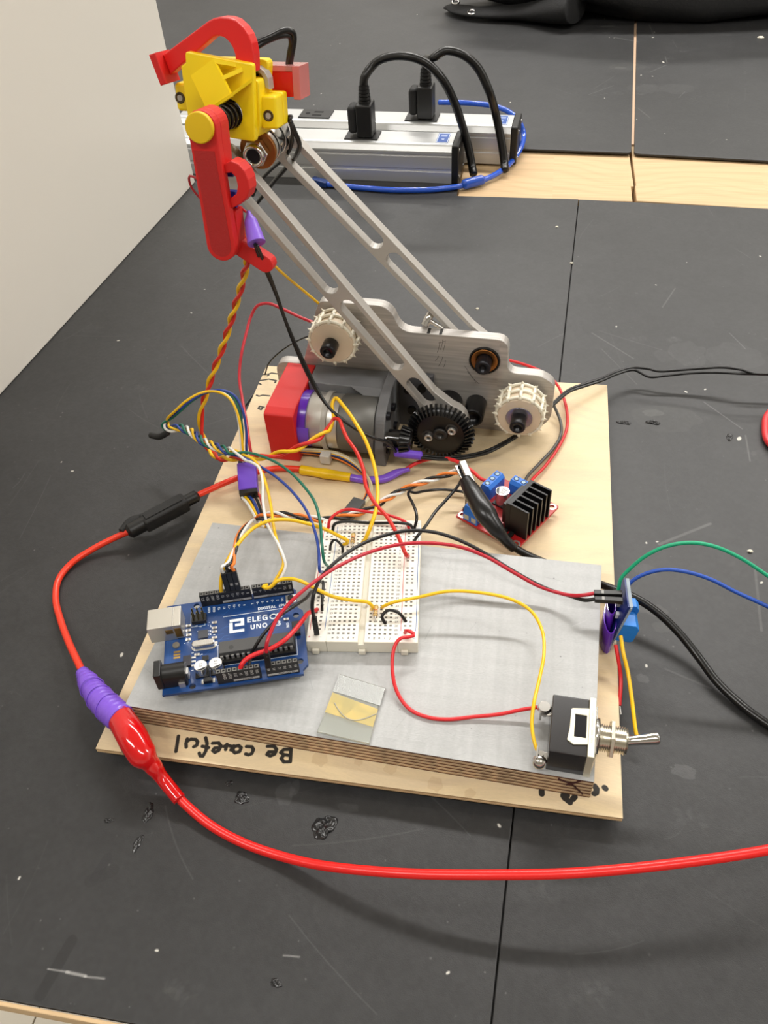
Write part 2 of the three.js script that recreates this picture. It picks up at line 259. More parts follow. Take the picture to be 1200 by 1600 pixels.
{
  const near = thing('work_table', 'black-topped work table carrying the plywood base board', 'table', [0, TB, 0]);
  const y = (v) => v;                                 // heights below are measured from the table surface
  // black sheets, with the seam between them
  const seam = (z) => 197.5 - z * 0.0445;
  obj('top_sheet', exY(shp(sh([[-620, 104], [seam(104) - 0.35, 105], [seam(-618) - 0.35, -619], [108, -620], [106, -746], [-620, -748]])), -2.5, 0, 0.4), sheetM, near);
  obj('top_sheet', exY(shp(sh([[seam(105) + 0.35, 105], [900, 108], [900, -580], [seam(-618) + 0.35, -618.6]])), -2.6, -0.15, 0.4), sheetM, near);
  obj('tabletop', exY(shp(sh([[-620, 101], [900, 104], [900, -555], [280, -610], [104, -612], [104, -744], [-620, -746]])), -9, -2.7, 0.3), mat(0x1c1b1a, 0.8), near);
  obj('front_edge', exY(shp(sh([[-620, 103.6], [900, 107.6], [900, 109.2], [-620, 105.4]])), -9, -0.6, 0.4), M.pine, near);
  for (const [x, z] of [[-560, 60], [840, 60], [-560, -540], [840, -500]]) obj('leg', box(x - 25, x + 25, FLOOR - TB, -9, z - 25, z + 25, 2), M.pine, near);
  obj('apron', box(-585, 865, -100, -9, 20, 36), M.pine, near); obj('apron', box(-585, 865, -100, -9, -530, -516), M.pine, near);
  // the pale rails in the gap between the tables
  const rail = (label, pts, y0, y1) => tag(obj('wood_rail', exY(shp(sh(pts)), y0 + TB, y1 + TB, 0.8), M.pine, scene), label, 'wood rail', 'bare wood rails between the two tables');
  rail('bare pine rail meeting the dark sheet, left of the gap joint', [[109.2, -621.2], [275.2, -619.6], [275.2, -653.4], [108.4, -656]], -40, -1.2);
  rail('bare pine rail meeting the dark sheet, right of the gap joint', [[278.6, -619], [900, -566], [900, -598], [278.6, -652.4]], -40, -0.4);
  rail('bare pine rail with a rough brown lower edge under the sheet', [[108.2, -657.2], [278, -654.8], [276.4, -751], [107, -751]], -40, -2.2);
  rail('bare pine rail under the lifted sheet edge, beside the bright table gap', [[279.8, -653.8], [900, -600], [900, -700], [278.8, -751]], -40, -1.6);

  const far = thing('work_table', 'second black-topped work table beyond the pale wood rails', 'table', [0, TB, 0]);
  const s2 = (z) => 278.2 - (z + 725) * 0.0513;
  const curl = (pts) => exY(shp(sh(pts)), 0.2, 2.4, 0.5);
  obj('top_sheet', curl(roundPoly([[-620, -752], [60, -750], [120, -733], [s2(-725) - 0.6, -724, 5], [s2(-1900) - 2.2, -1900], [-620, -1900]])), sheetFar, far);
  obj('top_sheet', curl(roundPoly([[s2(-725) + 2.2, -722.5, 5], [1000, -652], [1000, -1900], [s2(-1900) + 2.2, -1900]])), sheetFar, far);
  obj('tabletop', box(-620, 1000, -22, -2.6, -1900, -752), M.pine, far);
  obj('joint_strip', exY(shp(sh([[s2(-752) - 3, -753], [s2(-752) + 5, -753], [s2(-1900) + 5, -1900], [s2(-1900) - 4, -1900]])), -2.4, -0.3, 0.2), mat(0xd9b89a, 0.6), far);
  for (const [x, z] of [[-560, -800], [940, -800], [-560, -1850], [940, -1850]]) obj('leg', box(x - 25, x + 25, FLOOR - TB, -22, z - 25, z + 25, 2), M.pine, far);
  obj('apron', box(-585, 965, -110, -22, -800, -780), M.pine, far); obj('apron', box(-585, 965, -110, -22, -1880, -1860), M.pine, far);
}
// white panel standing on the table
{
  const a = at(0, 618, TB), b = at(305, 285, TB), d = b.clone().sub(a).normalize(), L = 720, t = Math.atan2(-d.z, d.x);
  const s = b.clone().addScaledVector(d, -L), m = mat(0xe4dfd5, 0.5, 0, { clearcoat: 0.08 }); bumped(m, T.grain, 0.00003, 3);
  const p = thing('white_panel', 'tall glossy white plastic panel standing on the black table', 'panel', [s.x, TB, s.z], t);
  obj('sheet', box(0, L, 0, 620, -14, 0, 1.2), m, p);
  obj('foot', box(40, 60, 0, 30, -110, -14, 1), m, p); obj('foot', box(L - 120, L - 100, 0, 30, -110, -14, 1), m, p);
}

/* ---------- base board ---------- */
const BW = 243.74, BD = 311.96;
{
  const t = canvasTex(1600, 2048, (g, w, h) => {
    const im = g.createImageData(w, h), d = im.data;
    for (let y = 0; y < h; y++) for (let x = 0; x < w; x++) {
      const X = x / w * BW, Y = y / h * BD, warp = vn(X * 0.02, Y * 0.03, 71) * 14, f = vn(X * 0.25, (Y + warp) * 3.2, 72), l = vn(X * 0.03, (Y + warp * 1.4) * 0.24, 73), c = vn(X * 0.05, Y * 0.05, 74), p = vn(X * 1.2, Y * 7, 75);
      const k = 0.97 + 0.03 * (f - 0.5) + 0.06 * (l - 0.5) + 0.04 * (c - 0.5) + 0.03 * (p - 0.5), i = (y * w + x) * 4; d[i] = 228 * k; d[i + 1] = 206 * k; d[i + 2] = 168 * k - 5 * (l - 0.5); d[i + 3] = 255;
    }
    g.putImageData(im, 0, 0);
    const P = (px, py) => { const q = at(px, py, 0); return [q.x / BW * w, (BD + q.z) / BD * h]; };
    const stroke = (pts, lw, ox, oy, sc, col = '#26221d') => { g.strokeStyle = col; g.lineWidth = lw; g.lineCap = g.lineJoin = 'round'; g.beginPath(); pts.forEach(([a, b], i) => { const q = P(ox + a / sc, oy + b / sc); if (i) g.lineTo(...q); else g.moveTo(...q); }); g.stroke(); };
    const be = [[[150, 105], [140, 170], [130, 230]], [[222, 128], [212, 165], [214, 195]], [[218, 150], [250, 130], [290, 132], [307, 152], [298, 182], [275, 192]], [[372, 118], [384, 165], [374, 225], [350, 268], [328, 266], [320, 244]], [[345, 188], [395, 200]], [[428, 163], [478, 160], [497, 185], [480, 222], [448, 238], [430, 222], [445, 202], [492, 200]], [[545, 172], [535, 215]], [[520, 190], [545, 178], [580, 188]], [[640, 182], [605, 190], [592, 222], [612, 242], [648, 232], [662, 200], [640, 182], [618, 188]], [[600, 185], [578, 218]], [[705, 190], [748, 192], [762, 215], [748, 248], [722, 258], [698, 250]], [[876, 188], [930, 188], [950, 214], [934, 252], [900, 268], [872, 254], [886, 234], [944, 234]], [[1068, 208], [1062, 312]], [[1068, 212], [1010, 214], [984, 238], [1008, 256], [1050, 262]], [[1012, 258], [988, 286], [1010, 316], [1062, 314]]];
    for (const s of be) stroke(s, 11, 250, 1130, 5.217);
    for (const s of [[[130, 205], [132, 245]], [[400, 265], [420, 300]], [[400, 270], [450, 262]], [[420, 295], [485, 350]], [[545, 280], [520, 310]], [[790, 145], [818, 180], [815, 225], [790, 240]], [[918, 165], [930, 178]]]) stroke(s, 17, 830, 1210, 8);
    for (const s of [[[740, 235], [830, 225], [870, 210], [950, 222]], [[830, 240], [810, 250]], [[700, 320], [780, 310], [830, 300], [935, 320], [920, 350]], [[690, 360], [715, 375]], [[655, 530], [690, 545], [740, 530], [840, 540]], [[760, 705], [700, 690], [680, 720], [720, 740], [740, 710]]]) stroke(s, 9, 330, 560, 9.23);
    for (const [px, py, r] of [[500, 1185, 26], [610, 1200, 20], [680, 1225, 24], [735, 1240, 16], [560, 1190, 14]]) { const q = P(px, py); g.fillStyle = 'rgba(150,110,70,0.13)'; g.beginPath(); for (let k = 0; k <= 30; k++) { const a = k / 30 * 6.2832, n = 0.8 + 0.4 * vn(k * 0.5, px, 62, 15); g.lineTo(q[0] + r * n * Math.cos(a), q[1] + r * n * Math.sin(a)); } g.fill(); }
  });
  const b = thing('base_board', 'thin pale plywood base board marked Be careful in black', 'board', [0, 0, 0]);
  const top = new THREE.PlaneGeometry(BW, BD); top.rotateX(-Math.PI / 2); top.translate(BW / 2, 0, -BD / 2);
  obj('top_face', top, new THREE.MeshStandardMaterial({ map: t, roughness: 0.6 }), b, { uv: true });
  obj('ply_layer', box(0, BW, -1.1, -0.05, -BD, 0), M.pine, b); obj('ply_layer', box(0.3, BW - 0.3, -2, -1.1, -BD + 0.3, -0.3), M.layerLight, b); obj('ply_layer', box(0, BW, -3, -2, -BD, 0), M.pine, b);
  for (const [x, z] of [[12, -14], [BW - 14, -16], [14, -BD + 14], [BW - 14, -BD + 14]]) obj('foot', cylY(x, TB, -3, z, 5, 20), M.blackMatte, b);
}
/* ---------- grey painted block ---------- */
const GH = 15;
{
  const c = [[332, 816.5], [940, 883], [928.5, 1222], [195, 1102]].map(([x, y]) => at(x, y, GH)), pts = c.map((p) => [p.x, p.z]);
  const o = c[3], L = (q) => q.map(([x, z]) => [x - o.x, -(z - o.z)]);
  const inset = (k) => { const mx = pts.reduce((a, p) => a + p[0], 0) / 4, mz = pts.reduce((a, p) => a + p[1], 0) / 4; return pts.map(([x, z]) => [x + Math.sign(mx - x) * k, z + Math.sign(mz - z) * k]); };
  const b = thing('grey_plywood_block', 'thick grey painted plywood block lying on the base board', 'board', [o.x, 0, o.z]);
  const N = 11, cols = [M.layerDark, M.layerLight];
  for (let i = 0; i < N; i++) { const y0 = (GH - 0.4) * i / N, y1 = (GH - 0.4) * (i + 1) / N; obj('ply_layer', exY(shp(L(inset(i % 2 ? 0 : 0.22))), y0, y1, 0.05), cols[i % 2], b); }
  const gt = canvasTex(1024, 1024, (g, w, h) => {
    const im = g.createImageData(w, h), d = im.data;
    for (let y = 0; y < h; y++) for (let x = 0; x < w; x++) { const u = x / w, v = y / h, k = 172 + 10 * (vn(u * 6, v * 6, 81) - 0.5) + 8 * (vn(u * 120, v * 5, 82) - 0.5) + 6 * (vn(u * 5, v * 90, 83) - 0.5) + 6 * (vn(u * 300, v * 300, 84) - 0.5), i = (y * w + x) * 4; d[i] = k; d[i + 1] = k * 1.005; d[i + 2] = k * 1.0; d[i + 3] = 255; }
    g.putImageData(im, 0, 0);
    for (let i = 0; i < 120; i++) { g.strokeStyle = `rgba(${rnd() > 0.5 ? '225,225,222' : '120,122,124'},${rr(0.08, 0.3)})`; g.lineWidth = rr(0.6, 2); const x = rr(0, w), y = rr(0, h), a = rr(0, 6.3), l = rr(8, 60); g.beginPath(); g.moveTo(x, y); g.lineTo(x + l * Math.cos(a), y + l * Math.sin(a)); g.stroke(); }
    for (let i = 0; i < 40; i++) { g.fillStyle = `rgba(50,50,52,${rr(0.3, 0.7)})`; g.beginPath(); g.arc(rr(0, w), rr(0, h), rr(0.6, 2.2), 0, 7); g.fill(); }
  });
  gt.wrapS = gt.wrapT = THREE.RepeatWrapping; gt.repeat.set(0.9, 0.9);
  const gm = new THREE.MeshPhysicalMaterial({ map: gt, roughness: 0.34, specularIntensity: 0.6 }); bumped(gm, T.brushed, 0.00003, 6);
  obj('painted_top', exY(shp(L(pts)), GH - 0.4, GH, 0.1), gm, b);
  // a dark felt-pen cross on the front edge
  const fr = c[2].clone().sub(c[3]).normalize(), at2 = (px, py) => { const n = V(-fr.z, 0, fr.x); const q = onPlane(px, py, c[3].clone().addScaledVector(n, 0.25), n); return q.sub(V(o.x, 0, o.z)); };
  const z = 8, P = (a, bb) => at2(830 + a / z, 1210 + bb / z);
  const mark = mat(0x3a1512, 0.6);
  obj('pen_cross', [tube([P(340, 55), P(440, 95), P(500, 120), P(640, 245)], 0.42, 5), tube([P(620, 80), P(540, 105), P(440, 130)], 0.42, 5)], mark, b);
}
/* ---------- breadboard ---------- */
{
  const b = thing('breadboard', 'white solderless breadboard standing on the grey block', 'breadboard', [92.286, GH, -57.05], 0.112);
  const W = 54.5, D = 82.5, H = 8.8;
  const ch = 1.4, xs = [0, 9.6, 26.87 - ch, 26.87 + ch, 44.9, W];
  obj('power_rail', box(0, 9.75, 0.5, H, -D, 0, 0.4), M.cream, b); obj('power_rail', box(44.75, W, 0.5, H, -D, 0, 0.4), M.cream, b);
  obj('terminal_strip', [box(9.85, xs[2], 0.5, H, -D, 0, 0.4), box(xs[3], 44.65, 0.5, H, -D, 0, 0.4), box(xs[2] - 0.5, xs[3] + 0.5, 0.5, H - 2.4, -D + 0.1, -0.1)], M.cream, b);
  obj('adhesive_back', box(0.5, W - 0.5, 0, 0.6, -D + 0.5, -0.5), mat(0xbfbdb6, 0.8), b);
  for (const x of [2.6, 25.4, 46.2]) obj('locking_tab', box(x, x + 3.4, 0.6, 3.6, 0, 1.6, 0.3), M.cream, b);
  const ROW = (r) => -(5.0 + (30 - r) * 2.5), COL = 'abcde'.split('').map((_, i) => 12.9 + i * 2.54).concat('fghij'.split('').map((_, i) => 30.7 + i * 2.54));
  const k = 20, print = canvasTex(Math.round(W * k), Math.round(D * k), (g, w, h) => {
    g.fillStyle = '#f1ede2'; g.fillRect(0, 0, w, h);
    const X = (x) => x * k, Y = (z) => (D + z) * k;
    g.fillStyle = '#d8d3c6'; g.fillRect(X(9.75), 0, 3, h); g.fillRect(X(44.7), 0, 3, h); g.fillStyle = '#d2cec2'; g.fillRect(X(xs[2]), 0, X(2 * ch), h);
    const ln = (x, c) => { g.fillStyle = c; g.fillRect(X(x), Y(-D + 5), 6, (D - 12) * k); };
    ln(1.2, '#c8323a'); ln(8.5, '#2d5f9c'); ln(45.9, '#c8323a'); ln(53.2, '#2d5f9c');
    for (const z of [-2.8, -D + 2.4]) { font(g, 46, '+', X(1.4), Y(z), '#c8323a', { a: 'center' }); font(g, 46, '−', X(7), Y(z), '#2d5f9c', { a: 'center' }); font(g, 46, '+', X(46.4), Y(z), '#c8323a', { a: 'center' }); font(g, 46, '−', X(52.4), Y(z), '#2d5f9c', { a: 'center' }); }
    'abcdefghij'.split('').forEach((c, i) => { font(g, 34, c, X(COL[i]), Y(-2.6), '#3a3834', { a: 'center' }); font(g, 34, c, X(COL[i]), Y(-D + 2.4), '#3a3834', { a: 'center' }); });
    for (let r = 1; r <= 30; r++) { font(g, 30, String(r), X(10.9), Y(ROW(r)), '#3a3834', { a: 'center' }); font(g, 30, String(r), X(43.6), Y(ROW(r)), '#3a3834', { a: 'center' }); }
  });
  const top = new THREE.PlaneGeometry(W - 0.6, D - 0.6); top.rotateX(-Math.PI / 2); top.translate(W / 2, H + 0.03, -D / 2);
  // the printed face leaves the middle channel open
  const cut = (x0, x1) => { const g = new THREE.PlaneGeometry(x1 - x0, D - 0.8); g.rotateX(-Math.PI / 2); g.translate((x0 + x1) / 2, H + 0.03, -D / 2); const uv = g.attributes.uv, p = g.attributes.position; for (let i = 0; i < uv.count; i++) uv.setXY(i, p.getX(i) / W, -p.getZ(i) / D); return g; };
  obj('printed_face', [cut(0.4, xs[2] - 0.4), cut(xs[3] + 0.4, W - 0.4)], new THREE.MeshStandardMaterial({ map: print, roughness: 0.5 }), b, { uv: true });
  const holes = []; const hole = (x, z) => holes.push(box(x - 0.62, x + 0.62, H - 0.3, H + 0.06, z - 0.62, z + 0.35));
  for (let r = 1; r <= 30; r++) for (const x of COL) hole(x, ROW(r));
  for (const x of [3.4, 6.0, 48.0, 50.6]) for (let gI = 0; gI < 5; gI++) for (let q = 0; q < 5; q++) hole(x, ROW(29) - (gI * 6 + q) * 2.5);
  const hm = obj('contact_holes', holes, mat(0x6f6b63, 0.7), b); hm.userData.kind = 'stuff';
}
// where a breadboard hole is in the world
function bb(col, row) { const x = typeof col === 'number' ? col : (12.9 + 'abcde'.indexOf(col) * 2.54), xx = 'fghij'.includes(col) ? 30.7 + 'fghij'.indexOf(col) * 2.54 : x, z = -(5 + (30 - row) * 2.5), c = Math.cos(0.112), s = Math.sin(0.112); return V(92.286 + xx * c + z * s, GH + 8.8, -57.05 - xx * s + z * c); }

/* ---------- microcontroller board ---------- */
const AX = 32.92, AZ = -18.185, AYAW = 0.3098, AY = GH + 7.77;
const ard = (x, z, y = 0) => V(AX + x * Math.cos(AYAW) - z * Math.sin(AYAW), AY + 1.6 + y, AZ - (x * Math.sin(AYAW) + z * Math.cos(AYAW)));   // board millimetres, z counted away from the front edge
{
  const b = thing('microcontroller_board', 'blue microcontroller circuit board with white lettering on the grey block', 'circuit board', [AX, AY, AZ], AYAW);
  const out = [[0, 0], [66.04, 0], [66.04, 2.54], [68.58, 5.08], [68.58, 37.85], [66.04, 40.39], [66.04, 51.8], [64.5, 53.34], [0, 53.34]];
  const holes = [circ(14, 2.5, 1.6, 18), circ(66.1 - 1.2, 7.6, 1.6, 18), circ(66.1 - 1.2, 35.5, 1.6, 18), circ(15.3, 50.7, 1.6, 18)];
  obj('pcb', exY(shp(out, holes), 0, 1.58, 0.1), M.bluePcb, b);
  for (const [x, z] of [[7, 6], [62, 6], [62, 47], [7, 47]]) obj('standoff', cylY(x, -7.77, 0, -z, 2.2, 16), M.clear, b);
  const k = 20, silk = canvasTex(1372, 1067, (g, w, h) => {
    g.fillStyle = '#103d78'; g.fillRect(0, 0, w, h);
    const X = (x) => x * k, Y = (z) => (53.34 - z) * k, Wt = '#eef2f4';
    g.strokeStyle = '#2a5c9c'; g.lineWidth = 3;
    for (let i = 0; i < 26; i++) { const x = rr(16, 58), z = rr(8, 44), l = rr(2, 9); g.beginPath(); g.moveTo(X(x), Y(z)); g.lineTo(X(x + l * 0.5), Y(z + l * 0.5)); g.lineTo(X(x + l * 1.6), Y(z + l * 0.5)); g.stroke(); }
    for (let i = 0; i < 7; i++) { g.beginPath(); g.moveTo(X(29 + i * 0.8), Y(21)); g.lineTo(X(33 + i * 0.8), Y(25)); g.lineTo(X(33 + i * 0.8 + 6), Y(25)); g.stroke(); }
    for (let i = 0; i < 9; i++) { g.beginPath(); g.moveTo(X(1.2 + i * 0.5), Y(52)); g.lineTo(X(1.2 + i * 0.5), Y(4)); g.stroke(); }
    // emblem: an angular 2-like mark
    g.strokeStyle = Wt; g.lineWidth = 34; g.lineJoin = 'miter';
    g.beginPath(); g.moveTo(X(31.8), Y(37.8)); g.lineTo(X(38.2), Y(37.8)); g.lineTo(X(38.2), Y(34.8)); g.lineTo(X(34.5), Y(34.8)); g.stroke();
    g.beginPath(); g.moveTo(X(32.5), Y(36.6)); g.lineTo(X(32.5), Y(31.0)); g.lineTo(X(39.0), Y(31.0)); g.stroke();
    font(g, 92, 'ELEG', X(40.2), Y(36.8), Wt); g.lineWidth = 13; g.strokeStyle = Wt; g.beginPath(); g.ellipse(X(53.6), Y(36.8), 32, 28, 0, 0, 7); g.ellipse(X(56.6), Y(36.8), 32, 28, 0, 0, 7); g.stroke();
    font(g, 78, 'UNO  R3', X(41.8), Y(32.0), Wt);
    g.fillStyle = Wt; g.fillRect(X(28.6), Y(41.2), X(36), 6);
    font(g, 48, 'DIGITAL  (PWM~)', X(46), Y(43.0), Wt);
    const labs = ['AREF', 'GND', '13', '12', '~11', '~10', '~9', '8', '7', '~6', '~5', '4', '~3', '2', 'TX1', 'RX0'];
    labs.forEach((t, i) => { const x = 21.6 + i * 2.54 + (i > 7 ? 1.6 : 0); font(g, 32, t, X(x), Y(46.8), Wt, { rot: -Math.PI / 2, a: 'center' }); });
    font(g, 40, 'L', X(22.6), Y(36.5), Wt, { a: 'center' }); font(g, 36, 'TX', X(21.8), Y(33.4), Wt, { a: 'center' }); font(g, 36, 'RX', X(21.8), Y(31.4), Wt, { a: 'center' }); font(g, 40, 'ON', X(60.4), Y(30), Wt, { a: 'center', rot: 1.57 });
    font(g, 36, 'ICSP', X(62.5), Y(24), Wt, { rot: 1.57, a: 'center' });
    g.strokeStyle = Wt; g.lineWidth = 5; g.strokeRect(X(12.6), Y(45.5), X(7), X(8)); g.strokeRect(X(26), Y(24), X(38), X(12.5));
    for (let i = 0; i < 30; i++) { g.fillStyle = Wt; g.fillRect(X(rr(9, 24)), Y(rr(10, 46)), rr(6, 24), rr(4, 10)); }
  });
  const s2 = new THREE.ShapeGeometry(shp(out.map(([x, y]) => [Math.min(Math.max(x, 0.15), x > 60 ? x - 0.15 : 99), Math.min(Math.max(y, 0.15), 53.2)]), holes)); s2.rotateX(-Math.PI / 2); s2.translate(0, 1.62, 0);
  { const uv = s2.attributes.uv, p = s2.attributes.position; for (let i = 0; i < uv.count; i++) uv.setXY(i, p.getX(i) / 68.6, -p.getZ(i) / 53.35); }
  obj('silkscreen', s2, new THREE.MeshPhysicalMaterial({ map: silk, roughness: 0.35, clearcoat: 0.3, clearcoatRoughness: 0.2 }), b, { uv: true });
  const Y0 = 1.6;
  // USB socket
  const usb = obj('usb_socket', [box(-6.3, 6.4, Y0, Y0 + 10.8, -(31.2 + 12.2), -31.2, 0.3), box(6.4, 9.9, Y0 + 0.6, Y0 + 10.8, -43.4, -31.2, 0.3)], mat(0xc9c5bb, 0.34, 0.85), b);
  obj('socket_mouth', [box(-6.38, -6.2, Y0 + 1.6, Y0 + 9.4, -41.6, -33)], M.black, usb); obj('seam', box(5.9, 6.1, Y0 + 10.7, Y0 + 10.86, -43.3, -31.3), M.blackMatte, usb); obj('tab', [box(2, 5.6, Y0 + 5.2, Y0 + 8, -31.25, -31.0), box(6.4, 9.6, Y0 + 2, Y0 + 8.5, -31.25, -31.05)], mat(0x8a6a34, 0.35, 0.8), usb);
  // barrel jack
  const jack = obj('power_jack', [box(-1.9, 1.5, Y0, Y0 + 11, -12.2, -3.2, 0.5), box(1.5, 12.2, Y0, Y0 + 6, -12, -3.4, 0.4), cylX(1.5, 12.2, Y0 + 6, -7.7, 4.3, 32)], M.black, b);
  obj('solder_tag', [box(8.2, 11, Y0, Y0 + 3.2, -3.4, -2.6), box(12.2, 13, Y0 + 1, Y0 + 5.5, -9.6, -6.2)], M.tin, jack);
  const pin = (x, z, h) => box(x - 0.32, x + 0.32, Y0, Y0 + h, z - 0.32, z + 0.32);
  function header(name, x, n, zc, labels, band, bandFrom, bandW) {
    const L = n * 2.54, hh = obj(name, box(x, x + L, Y0, Y0 + 8.5, zc - 1.27, zc + 1.27, 0.15), M.blackMatte, b), hs = [];
    for (let i = 0; i < n; i++) hs.push(box(x + i * 2.54 + 0.75, x + i * 2.54 + 1.8, Y0 + 8.3, Y0 + 8.54, zc - 0.5, zc + 0.5));
    obj('sockets', hs, mat(0x050505, 0.9), hh); const rim = []; for (let i = 0; i < n; i++) rim.push(box(x + i * 2.54 + 0.35, x + i * 2.54 + 2.19, Y0 + 8.48, Y0 + 8.52, zc - 0.95, zc + 0.95)); obj('socket_rims', rim, mat(0x6b6a66, 0.5), hh);
    const t = canvasTex(Math.round(L * 24), 204, (g, w, h) => { g.fillStyle = '#17171a'; g.fillRect(0, 0, w, h); g.fillStyle = '#b9b9b6'; g.fillRect(bandFrom * w, 150, bandW * w, 36); font(g, 34, band, (bandFrom + bandW * 0.35) * w, 169, '#1c1c1e'); labels.forEach((s, i) => font(g, 44, s, (i + 0.5) * 2.54 * 24, 66, '#e2e2de', { rot: -1.57, a: 'center', w: 'normal' })); });
    const pl = new THREE.PlaneGeometry(L - 0.2, 8.3); pl.translate(x + L / 2, Y0 + 4.25, zc + 1.3); obj('label_strip', pl, new THREE.MeshStandardMaterial({ map: t, roughness: 0.5 }), hh, { uv: true });
  }
  header('pin_header', 18.2, 10, -50.8, ['SCL', 'SDA', 'AREF', 'GND', '13', '12', '~11', '~10', '~9', '8'], 'DIGITAL', 0.42, 0.58);
  header('pin_header', 44.6, 8, -50.8, ['7', '~6', '~5', '4', '~3', '2', 'TX1', 'RX0'], '(PWM~)', 0, 0.97);
  header('pin_header', 26.2, 8, -2.54, ['', 'IOREF', 'RESET', '3V3', '5V', 'GND', 'GND', 'VIN'], 'POWER', 0.36, 0.6);
  header('pin_header', 49.1, 6, -2.54, ['A0', 'A1', 'A2', 'A3', 'A4', 'A5'], 'ANALOG IN', 0.02, 0.95);
  // chip in its socket
  const chip = obj('chip', box(27.6, 63, Y0 + 3.6, Y0 + 7.0, -20.6, -13.8, 0.25), mat(0x4a4a4a, 0.55), b); for (const nx of [33.5, 58.6]) obj('notch', cylY(nx, Y0 + 6.98, Y0 + 7.03, -16.4, 1.2, 24), mat(0x3c3c3c, 0.7), chip);
  const pins = []; for (let i = 0; i < 14; i++) { const x = 28.6 + i * 2.54; pins.push(box(x - 0.7, x + 0.7, Y0 + 2.2, Y0 + 4.9, -13.9, -13.1, 0.2), box(x - 0.7, x + 0.7, Y0 + 2.2, Y0 + 4.9, -21.3, -20.5, 0.2)); } obj('chip_pins', pins, M.tin, chip);
  obj('chip_socket', [box(27, 63.6, Y0, Y0 + 2.6, -22.2, -11.6, 0.2)], mat(0x0b0b0c, 0.5), b);
  // crystal, capacitors, small parts
  const can = (x, z, name = 'capacitor') => { const c = obj(name, [cylY(x, Y0 + 0.8, Y0 + 5.6, -z, 3.1, 28)], mat(0xd4d4d2, 0.22, 0.9), b); obj('base', box(x - 3.3, x + 3.3, Y0, Y0 + 0.9, -z - 3.3, -z + 3.3, 0.2), M.black, c); const tt = canvasTex(96, 96, (g) => { g.fillStyle = '#f2f1ec'; g.fillRect(0, 0, 96, 96); g.fillStyle = '#222'; g.beginPath(); g.arc(48, 48, 48, 0.35, 2.2); g.fill(); font(g, 22, '47', 48, 34, '#444', { a: 'center' }); font(g, 18, '25V', 48, 56, '#444', { a: 'center' }); }); const d = new THREE.CircleGeometry(2.9, 24); d.rotateX(-Math.PI / 2); d.translate(x, Y0 + 5.63, -z); obj('printed_top', d, new THREE.MeshStandardMaterial({ map: tt, roughness: 0.35 }), c, { uv: true }); };
  can(18.8, 9.6); can(25.8, 9.8);
  const cr = obj('crystal', exY(shp(slot(13.8, 25.0, 24.6, 1.9)), Y0 + 0.5, Y0 + 3.5, 0.5), mat(0xdedcd8, 0.2, 0.95), b); obj('flange', exY(shp(slot(13.2, 25.6, 24.6, 2.4)), Y0, Y0 + 0.6, 0.15), M.tin, cr);
  obj('usb_chip', box(16.4, 21.2, Y0, Y0 + 1, -34, -29.2, 0.1), mat(0x44464c, 0.5), b);
  obj('regulator', [box(9.6, 13.2, Y0, Y0 + 1.8, -19.5, -13.5, 0.2)], mat(0x2d2c34, 0.5), b); obj('solder_pads', [0, 1, 2].map((i) => box(13.4, 15.4, Y0, Y0 + 0.4, -19.2 + i * 2.3, -18.2 + i * 2.3)), M.tin, b);
  obj('diode', [box(19.4, 23.6, Y0, Y0 + 2.2, -5.0, -2.6, 0.3)], M.black, b); obj('diode_pads', [box(18.4, 19.4, Y0, Y0 + 0.6, -5, -2.6), box(23.6, 24.6, Y0, Y0 + 0.6, -5, -2.6)], M.tin, b);
  obj('op_amp', box(18.6, 21.6, Y0, Y0 + 1, -18.4, -15.6, 0.1), M.black, b);
  const icsp = obj('pin_block', [box(13.4, 20.6, Y0, Y0 + 2.5, -43.6, -38.6, 0.2)], M.black, b); const ip = []; for (let i = 0; i < 3; i++) for (let j = 0; j < 2; j++) ip.push(pin(14.6 + i * 2.4, -39.8 - j * 2.5, 8.4)); obj('pins', ip, mat(0x6e6236, 0.35, 0.8), icsp);
  const smd = []; for (const [x, z] of [[24.4, 38], [24.4, 34.6], [24.4, 32.2], [24.4, 28.6], [24.6, 25.4], [11.6, 38.4], [11.6, 35.4], [11.8, 32.6], [11.6, 29.8], [16, 20], [58.5, 22], [60, 33.5]]) { const e = obj('chip_component', box(x - 0.5, x + 0.5, Y0, Y0 + 0.7, -z - 0.65, -z + 0.65), mat(0x9c968c, 0.5), b); obj('pads', [box(x - 1.25, x - 0.5, Y0, Y0 + 0.72, -z - 0.65, -z + 0.65), box(x + 0.5, x + 1.25, Y0, Y0 + 0.72, -z - 0.65, -z + 0.65)], M.tin, e); }
  for (let i = 0; i < 3; i++) obj('gold_pad', box(4.6, 7.8, Y0, Y0 + 0.12, -24.2 + i * 1.7, -23.1 + i * 1.7), M.gold, b);
  obj('fuse', cylY(5.8, Y0, Y0 + 1.1, -27.3, 1.7, 20), mat(0x8e8a80, 0.4, 0.6), b);
  const bt = obj('reset_button', box(60.6, 65.8, Y0, Y0 + 2, -47.6, -42.4, 0.2), M.tin, b); obj('button_cap', cylY(63.2, Y0 + 2, Y0 + 3.2, -45, 1.5, 16), M.blackMatte, bt);
  obj('pin_block', [box(62.6, 66.4, Y0, Y0 + 2.5, -30, -22.4, 0.2)], M.black, b);
}

